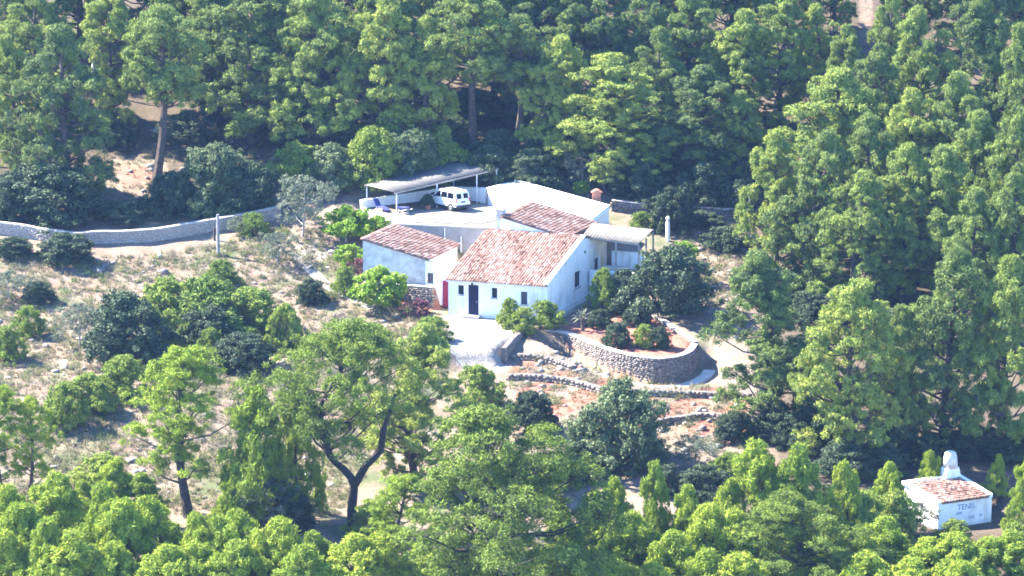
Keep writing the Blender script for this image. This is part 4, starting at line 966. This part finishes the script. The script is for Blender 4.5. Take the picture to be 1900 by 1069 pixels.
# --- garden around the house
G6 = 'garden trees and shrubs round the farmhouse'
for a in [
 ('citrus', 642, 380, 448, 95, 'round bright green tree at left corner of the courtyard'),
 ('citrus', 700, 398, 446, 60, 'bright green bush between the round tree and annex roof'),
 ('citrus', 645, 452, 494, 55, 'small bright green bush left of the annex wall'),
 ('purple', 664, 478, 512, 45, 'purple flowering bush at left foot of the annex'),
 ('citrus', 700, 492, 576, 100, 'large bright green bush in front of the annex wall'),
 ('light', 640, 492, 545, 50, 'dull green shrub left of the large bright bush'),
 ('purple', 775, 552, 590, 55, 'reddish shrub on the red earth before the annex'),
 ('light', 800, 585, 645, 75, 'yellow-green shrub left of the white forecourt'),
 ('light', 893, 672, 760, 95, 'pale shrub at the bottom of the white forecourt'),
 ('light', 945, 550, 608, 46, 'slim green shrub before the front wall, left of three'),
 ('light', 972, 568, 618, 50, 'yellow-green shrub before the front wall, middle of three'),
 ('light', 1016, 556, 610, 66, 'bushy green shrub at the house corner, right of three'),
 ('light', 1120, 492, 575, 55, 'green climbing shrub at far end of the white gable wall'),
 ('dark', 1246, 450, 580, 168, 'very large dark blue-green bush right of the farmhouse'),
 ('dark', 1162, 498, 566, 80, 'dark bush joining the gable wall to the very large bush'),
 ('citrus', 1268, 446, 512, 60, 'yellow-green bush behind the very large dark bush'),
 ('dark', 1148, 596, 642, 58, 'blue-green cushion shrub in the middle of the garden bed'),
 ('light', 1196, 600, 644, 42, 'small yellow-green tree in the garden bed'),
 ('dark', 1226, 604, 646, 45, 'dark cushion shrub at right of the garden bed'),
 ('dark', 1180, 566, 604, 55, 'dark shrub at the back of the garden bed'),
 ('dark', 1115, 572, 606, 50, 'dark shrub at the back of the garden bed beside the gable'),
 ('dark', 990, 722, 805, 88, 'round dark bush below the terraces, left of the larger one'),
 ('carob', 1138, 697, 868, 180, 'large grey-green round tree below the stone terraces'),
 ('dark', 1078, 815, 892, 75, 'dark bush at left foot of the large grey-green round tree'),
 ('dark', 1238, 860, 915, 70, 'dark bush at right foot of the large grey-green round tree'),
 ('olive', 1018, 838, 905, 70, 'thin grey shrub below the round dark bush'),
 ('light', 1345, 835, 890, 70, 'pale shrub at the lower right end of the terraces'),
 ('dark', 1300, 860, 925, 95, 'dark bush in shade left of the bottom young pines'),
 ('olive', 1290, 805, 870, 90, 'thin grey shrub at the foot of the red terraces'),
 ('dark', 1360, 760, 815, 80, 'dark shrub at right end of the red terraces'),
]: put(*a, G6)
# --- foreground pines
G7 = 'foreground pines'
put('thin', 8, 712, 940, 125, 'small dark-stemmed pine at the left edge, lower half', G7)
put('thin', 52, 735, 938, 100, 'small dark-stemmed pine second from the left edge, lower half', G7)
put('thin', 352, 640, 960, 205, 'slim straight-trunked pine with thin crown, left foreground', G7, var=0)
put('young', 480, 712, 985, 140, 'soft light pine just right of the slim straight-trunked pine', G7)
put('young', 560, 690, 960, 110, 'light pine behind the crooked black trunk, left side', G7)
put('big', 655, 585, 990, 300, 'old pine with crooked black trunk in the centre foreground', G7, rot=0.0, proto=GN)
put('pine', 775, 598, 905, 175, 'pale feathery pine right of the crooked pine', G7)
put('big', 890, 752, 1200, 375, 'huge dark green pine at bottom centre with brown interior', G7, var=0)
put('thin', 752, 870, 1120, 165, 'bright pine against left flank of the huge dark pine', G7)
put('big', 1480, 905, 1160, 250, 'dark green pine at bottom right, below the pale pair', G7, var=1)
for a in [
 ('young', 1415, 812, 1070, 150, 'pale yellow-green young pine left of the bottom right pair'),
 ('young', 1500, 815, 1065, 140, 'pale yellow-green young pine right of the bottom right pair'),
 ('young', 1565, 850, 1050, 95, 'small young pine right of the pale pair'),
 ('young', 1215, 850, 1085, 85, 'slim young pine in front of the large round tree'),
 ('young', 1275, 895, 1100, 100, 'young pine right of the slim one in front of the round tree'),
 ('young', 1150, 880, 1060, 80, 'small young pine between the huge dark pine and round tree'),
 ('young', 1645, 850, 985, 75, 'young pine left of the hut, nearest its wall'),
 ('young', 1720, 832, 945, 70, 'young pine directly behind the hut roof'),
 ('young', 1902, 842, 1000, 80, 'young pine right of the hut at the edge'),
 ('young', 1852, 840, 925, 45, 'little pine behind the hut chimney'),
 ('light', 1660, 905, 1000, 100, 'scrubby pale bush at left foot of the hut'),
 ('light', 1600, 905, 1030, 110, 'scrubby bush farther left of the hut'),
 ('olive', 1705, 930, 985, 60, 'grey twiggy bush against the hut left wall'),
 ('light', 1770, 962, 1010, 70, 'low bush before the lettered hut wall'),
 ('light', 1884, 965, 1035, 70, 'reddish green bush right of the lettered wall'),
]: put(*a, 'young pines and scrub around the hut and bottom right')
for a in [
 ('young', 205, 850, 985, 100, 'young pine on the slope left of the slim straight-trunked pine'),
 ('young', 275, 875, 990, 95, 'young pine at left foot of the slim straight-trunked pine'),
 ('young', 145, 885, 1000, 90, 'young pine between the dark-stemmed pine pair and the slope'),
 ('young', 430, 880, 1000, 90, 'young pine at right foot of the slim straight-trunked pine'),
 ('young', 1105, 905, 1090, 90, 'young pine touching right flank of the huge dark pine'),
 ('young', 1065, 985, 1150, 100, 'young pine low on the right flank of the huge dark pine'),
 ('light', 1040, 845, 905, 80, 'pale scrub bush under the round dark bush'),
 ('pine', 1568, 45, 290, 100, 'slim pine touching left side of the bare earth track'),
 ('pine', 1655, -30, 250, 90, 'slim pine touching right side of the bare earth track'),
 ('young', 800, 1000, 1180, 125, 'young pine in front of the huge dark pine, left'),
 ('young', 885, 1015, 1200, 130, 'young pine in front of the huge dark pine, middle'),
 ('young', 975, 1010, 1200, 130, 'young pine in front of the huge dark pine, right'),
 ('young', 1035, 925, 1100, 95, 'young pine behind the right flank of the huge dark pine'),
 ('young', 1340, 880, 1075, 95, 'young pine left of the pale bottom right pair'),
 ('light', 960, 830, 900, 80, 'pale scrub bush above the huge dark pine, right side'),
 ('light', 690, 930, 1000, 90, 'pale scrub bush at right foot of the crooked pine'),
]: put(*a, 'scattered smaller pines and scrub')
# --- bottom edge: a hedge of alike young pines
for n_, (x, yt, yb, w) in enumerate(sorted([(-5, 905, 1110, 120), (55, 915, 1130, 110), (115, 895, 1110, 110), (175, 905, 1130, 110), (235, 940, 1150, 115), (300, 915, 1120, 100), (350, 950, 1150, 110), (410, 965, 1150, 115), (465, 945, 1150, 100), (525, 965, 1160, 110), (585, 975, 1160, 100), (655, 985, 1170, 120), (720, 975, 1170, 105),
                     (1120, 960, 1150, 110), (1185, 935, 1140, 100), (1245, 980, 1160, 110), (1310, 950, 1150, 110), (1370, 960, 1160, 110), (1580, 985, 1150, 110), (1640, 970, 1130, 110), (1700, 985, 1130, 110), (1765, 1005, 1150, 110), (1830, 1000, 1140, 110), (1890, 990, 1140, 110),
                     (20, 985, 1180, 120), (90, 975, 1180, 120), (160, 985, 1180, 120), (230, 1000, 1190, 120), (310, 990, 1190, 120), (390, 1010, 1190, 120), (470, 1005, 1190, 120), (550, 1015, 1200, 120), (630, 1030, 1200, 120), (1140, 1020, 1200, 120), (1220, 1030, 1200, 120), (1290, 1020, 1200, 120), (1350, 1025, 1200, 120), (1620, 1030, 1200, 110), (1690, 1035, 1200, 110), (1760, 1040, 1200, 110)])):
    put('young', x, yt - 8 + MIRROR_R.uniform(-14, 16), yb, w * MIRROR_R.uniform(1.1, 1.65), ORD[n_] + ' light green young pine from the left along the bottom edge', 'young pines along the bottom edge')
for r_, s_ in POTS:
    v = PL['dark'][1]; c = link('leaves', v['crown'], r_, (0, 0, .33 * s_)); c.scale = (.12 * s_ * 1.6,) * 3
# spiky palm in the garden bed and a bleached snag in the wood
def palm():
    p = ground_px(1081, 614); r = empty('palm', p); tag(r, 'small spiky palm with stout trunk at left of the garden bed', 'palm'); q = np.random.default_rng(3)
    MB().tube([(0, 0, -.2), (.02, 0, .5), (0, .02, 1.0)], [.2, .16, .15], 9).build('trunk', M['bark'], r)
    for i in range(34):
        a = i * 2.4; el = q.uniform(-.2, 1.35); L = q.uniform(.9, 1.25); d = np.array([math.cos(a) * math.cos(el), math.sin(a) * math.cos(el), math.sin(el)]); s = np.array([-math.sin(a), math.cos(a), 0]) * .06
        b = np.array([0, 0, 1.0]); mid = b + d * L * .55 + np.array([0, 0, .05]); tip = b + d * L - np.array([0, 0, .22 * math.cos(el)])
        V = [b - s * .5, b + s * .5, mid + s, mid - s, tip, tip + np.array([0, 0, .01])]
        link('frond', mesh_np('frond', V, [(0, 1, 2, 3), (3, 2, 4, 5)], M['olive'], {'tint': [q.random()] * 6}), r)
palm()
def snag():
    p = ground_px(172, 175); r = empty('dead_tree', p); tag(r, 'bleached bare dead tree among the dark pines at top left', 'dead tree'); h = 120 / pxscale(p)
    MB().tube([(0, 0, -.3), (.1, 0, h * .5), (.35, 0, h)], [.17, .12, .05], 7).build('trunk', M['lime'], r)
    for z, a in ((.6, .6), (.7, 2.6), (.8, .2), (.9, 2.9)): MB().tube([(.2, 0, h * z), (.2 + .8 * math.cos(a), .3 * math.sin(a), h * z + .8)], [.07, .03], 5).build('branch', M['lime'], r)
snag()
# --- low scrub, dry grass and loose stones
def scatter(n, poly, seed):
    q = np.random.default_rng(seed); out = []
    poly = np.asarray(poly, float); lo, hi = poly.min(0), poly.max(0)
    while len(out) < n:
        c = q.uniform(lo, hi, (4 * n, 2)); c = c[poly_sd(c, poly) < 0]; out += list(c)
    return np.array(out[:n])
LEFT = [ground_px(*c)[:2] for c in ((-40, 462), (130, 480), (400, 455), (520, 420), (600, 430), (660, 520), (820, 600), (830, 700), (700, 800), (640, 960), (-40, 960))]
GARD = [ground_px(*c)[:2] for c in ((940, 700), (1060, 670), (1330, 725), (1420, 780), (1380, 850), (1040, 860))]
RIGHT = [ground_px(*c)[:2] for c in ((1250, 420), (1400, 420), (1400, 520), (1330, 640), (1290, 520))]
BACK = [ground_px(*c)[:2] for c in ((-20, 230), (500, 210), (640, 330), (520, 385), (130, 420), (-20, 400))]
def grass(C, seed):
    q = np.random.default_rng(seed); n = len(C); z = height(C[:, 0], C[:, 1]); nb = 9
    base = np.repeat(np.stack([C[:, 0], C[:, 1], z], 1), nb, 0) + np.concatenate([q.normal(0, .10, (n * nb, 2)), np.zeros((n * nb, 1))], 1)
    d = unit(np.concatenate([q.normal(0, .55, (n * nb, 2)), np.ones((n * nb, 1))], 1)); L = np.repeat(q.uniform(.18, .55, (n, 1)), nb, 0); s = unit(np.cross(d, q.normal(0, 1, (n * nb, 3)))) * .035
    V = np.stack([base - s - [0, 0, .03], base + s - [0, 0, .03], base + d * L], 1).reshape(-1, 3)
    return V, np.arange(len(V)).reshape(-1, 3), np.repeat(np.clip(np.repeat(q.normal(.6, .28, n), nb) + q.normal(0, .08, n * nb), 0, 1), 3)
parts = [grass(scatter(7500, LEFT, 1), 2), grass(scatter(700, GARD, 3), 4), grass(scatter(500, RIGHT, 5), 6), grass(scatter(900, BACK, 7), 8)]
V = np.concatenate([p[0] for p in parts]); T = np.concatenate([p[2] for p in parts])
tag(link('dry_grass', mesh_np('dry_grass', V, np.arange(len(V)).reshape(-1, 3), M['grass'], {'tint': T})), 'tufts of dry straw-coloured grass over the bare hillside', 'grass', kind='stuff')
def scrub(C, seed):
    q = np.random.default_rng(seed); z = height(C[:, 0], C[:, 1]); P = []; O = []; T = []
    for c, zz in zip(C, z):
        s = .2 + .75 * q.random() ** 2.2; nb = int(50 + 170 * s); e = unit(q.normal(0, 1, (nb, 3)) + [0, 0, .5]); e[:, 2] = np.abs(e[:, 2])
        P.append(np.array([c[0], c[1], zz]) + e * q.uniform(.35, 1, (nb, 1)) * s * np.array([1.2, 1.2, .8])); O.append(e); T.append(np.full(nb, q.random()))
    P = np.concatenate(P); V, F = blades(P, np.concatenate(O), .16, .06, q); return V, F, np.repeat(np.concatenate(T), 4)
M['scrub'] = tinted('low_scrub_leaves', [(.10, .125, .05), (.17, .17, .08), (.13, .18, .045), (.22, .19, .12), (.16, .145, .125)], .8, transl=.25)
V, F, T = scrub(np.concatenate([scatter(1500, LEFT, 21), scatter(110, GARD, 22), scatter(60, RIGHT, 23), scatter(90, BACK, 24)]), 25)
tag(link('low_scrub', mesh_np('low_scrub', V, F, M['scrub'], {'tint': T})), 'knee-high thyme and rosemary scrub dotted over the dry slopes', 'scrub', kind='stuff')
def rocks(C, seed, lo=.06, hi=.42):
    q = np.random.default_rng(seed); z = height(C[:, 0], C[:, 1]); VV = []; FF = []; TT = []
    ico = bmesh.new(); bmesh.ops.create_icosphere(ico, subdivisions=1, radius=1); iv = np.array([v.co for v in ico.verts]); fi = np.array([[v.index for v in f.verts] for f in ico.faces]); ico.free()
    for c, zz in zip(C, z):
        s = lo + (hi - lo) * q.random() ** 3; v = iv * (1 + q.normal(0, .16, (len(iv), 1))) * np.array([q.uniform(.7, 1.4), q.uniform(.7, 1.4), q.uniform(.4, .8)]) * s
        a = q.random() * 6.28; v = v @ np.array([[math.cos(a), -math.sin(a), 0], [math.sin(a), math.cos(a), 0], [0, 0, 1]])
        FF.append(fi + len(VV) * len(iv)); VV.append(v + [c[0], c[1], zz + s * .15]); TT.append(np.full(len(iv), np.clip(q.normal(.5, .25), 0, 1)))
    return np.concatenate(VV), np.concatenate(FF), np.concatenate(TT)
C = np.concatenate([scatter(520, LEFT, 11), scatter(330, GARD, 12), scatter(150, RIGHT, 13), scatter(120, BACK, 14)])
V, F, T = rocks(C, 15)
tag(link('loose_stones', mesh_np('loose_stones', V, F, M['rock'], {'tint': T})), 'loose grey limestone rubble strewn over the bare slopes', 'stones', kind='stuff')

# ------------------------------------------------------------------ air between the camera and the hillside
hz = bpy.data.materials.new('haze'); hz.use_nodes = True; nt = hz.node_tree; nt.nodes.clear()
pv = nt.nodes.new('ShaderNodeVolumePrincipled'); pv.inputs['Color'].default_value = (.30, .52, 1.0, 1); pv.inputs['Density'].default_value = HAZE; pv.inputs['Anisotropy'].default_value = .2
no = nt.nodes.new('ShaderNodeOutputMaterial'); nt.links.new(pv.outputs[0], no.inputs['Volume'])
gz0 = float(GZZ.min()); gz1 = float(GZZ.max())
hb = MB().box(((XS[0] + XS[-1]) / 2, (YS[0] + YS[-1]) / 2, (gz0 + gz1) / 2 + 10), (XS[-1] - XS[0] + 6, YS[-1] - YS[0] + 6, gz1 - gz0 + 24)).build('haze', hz)
tag(hb, 'thin bluish haze in the air over the valley', 'haze', kind='stuff')
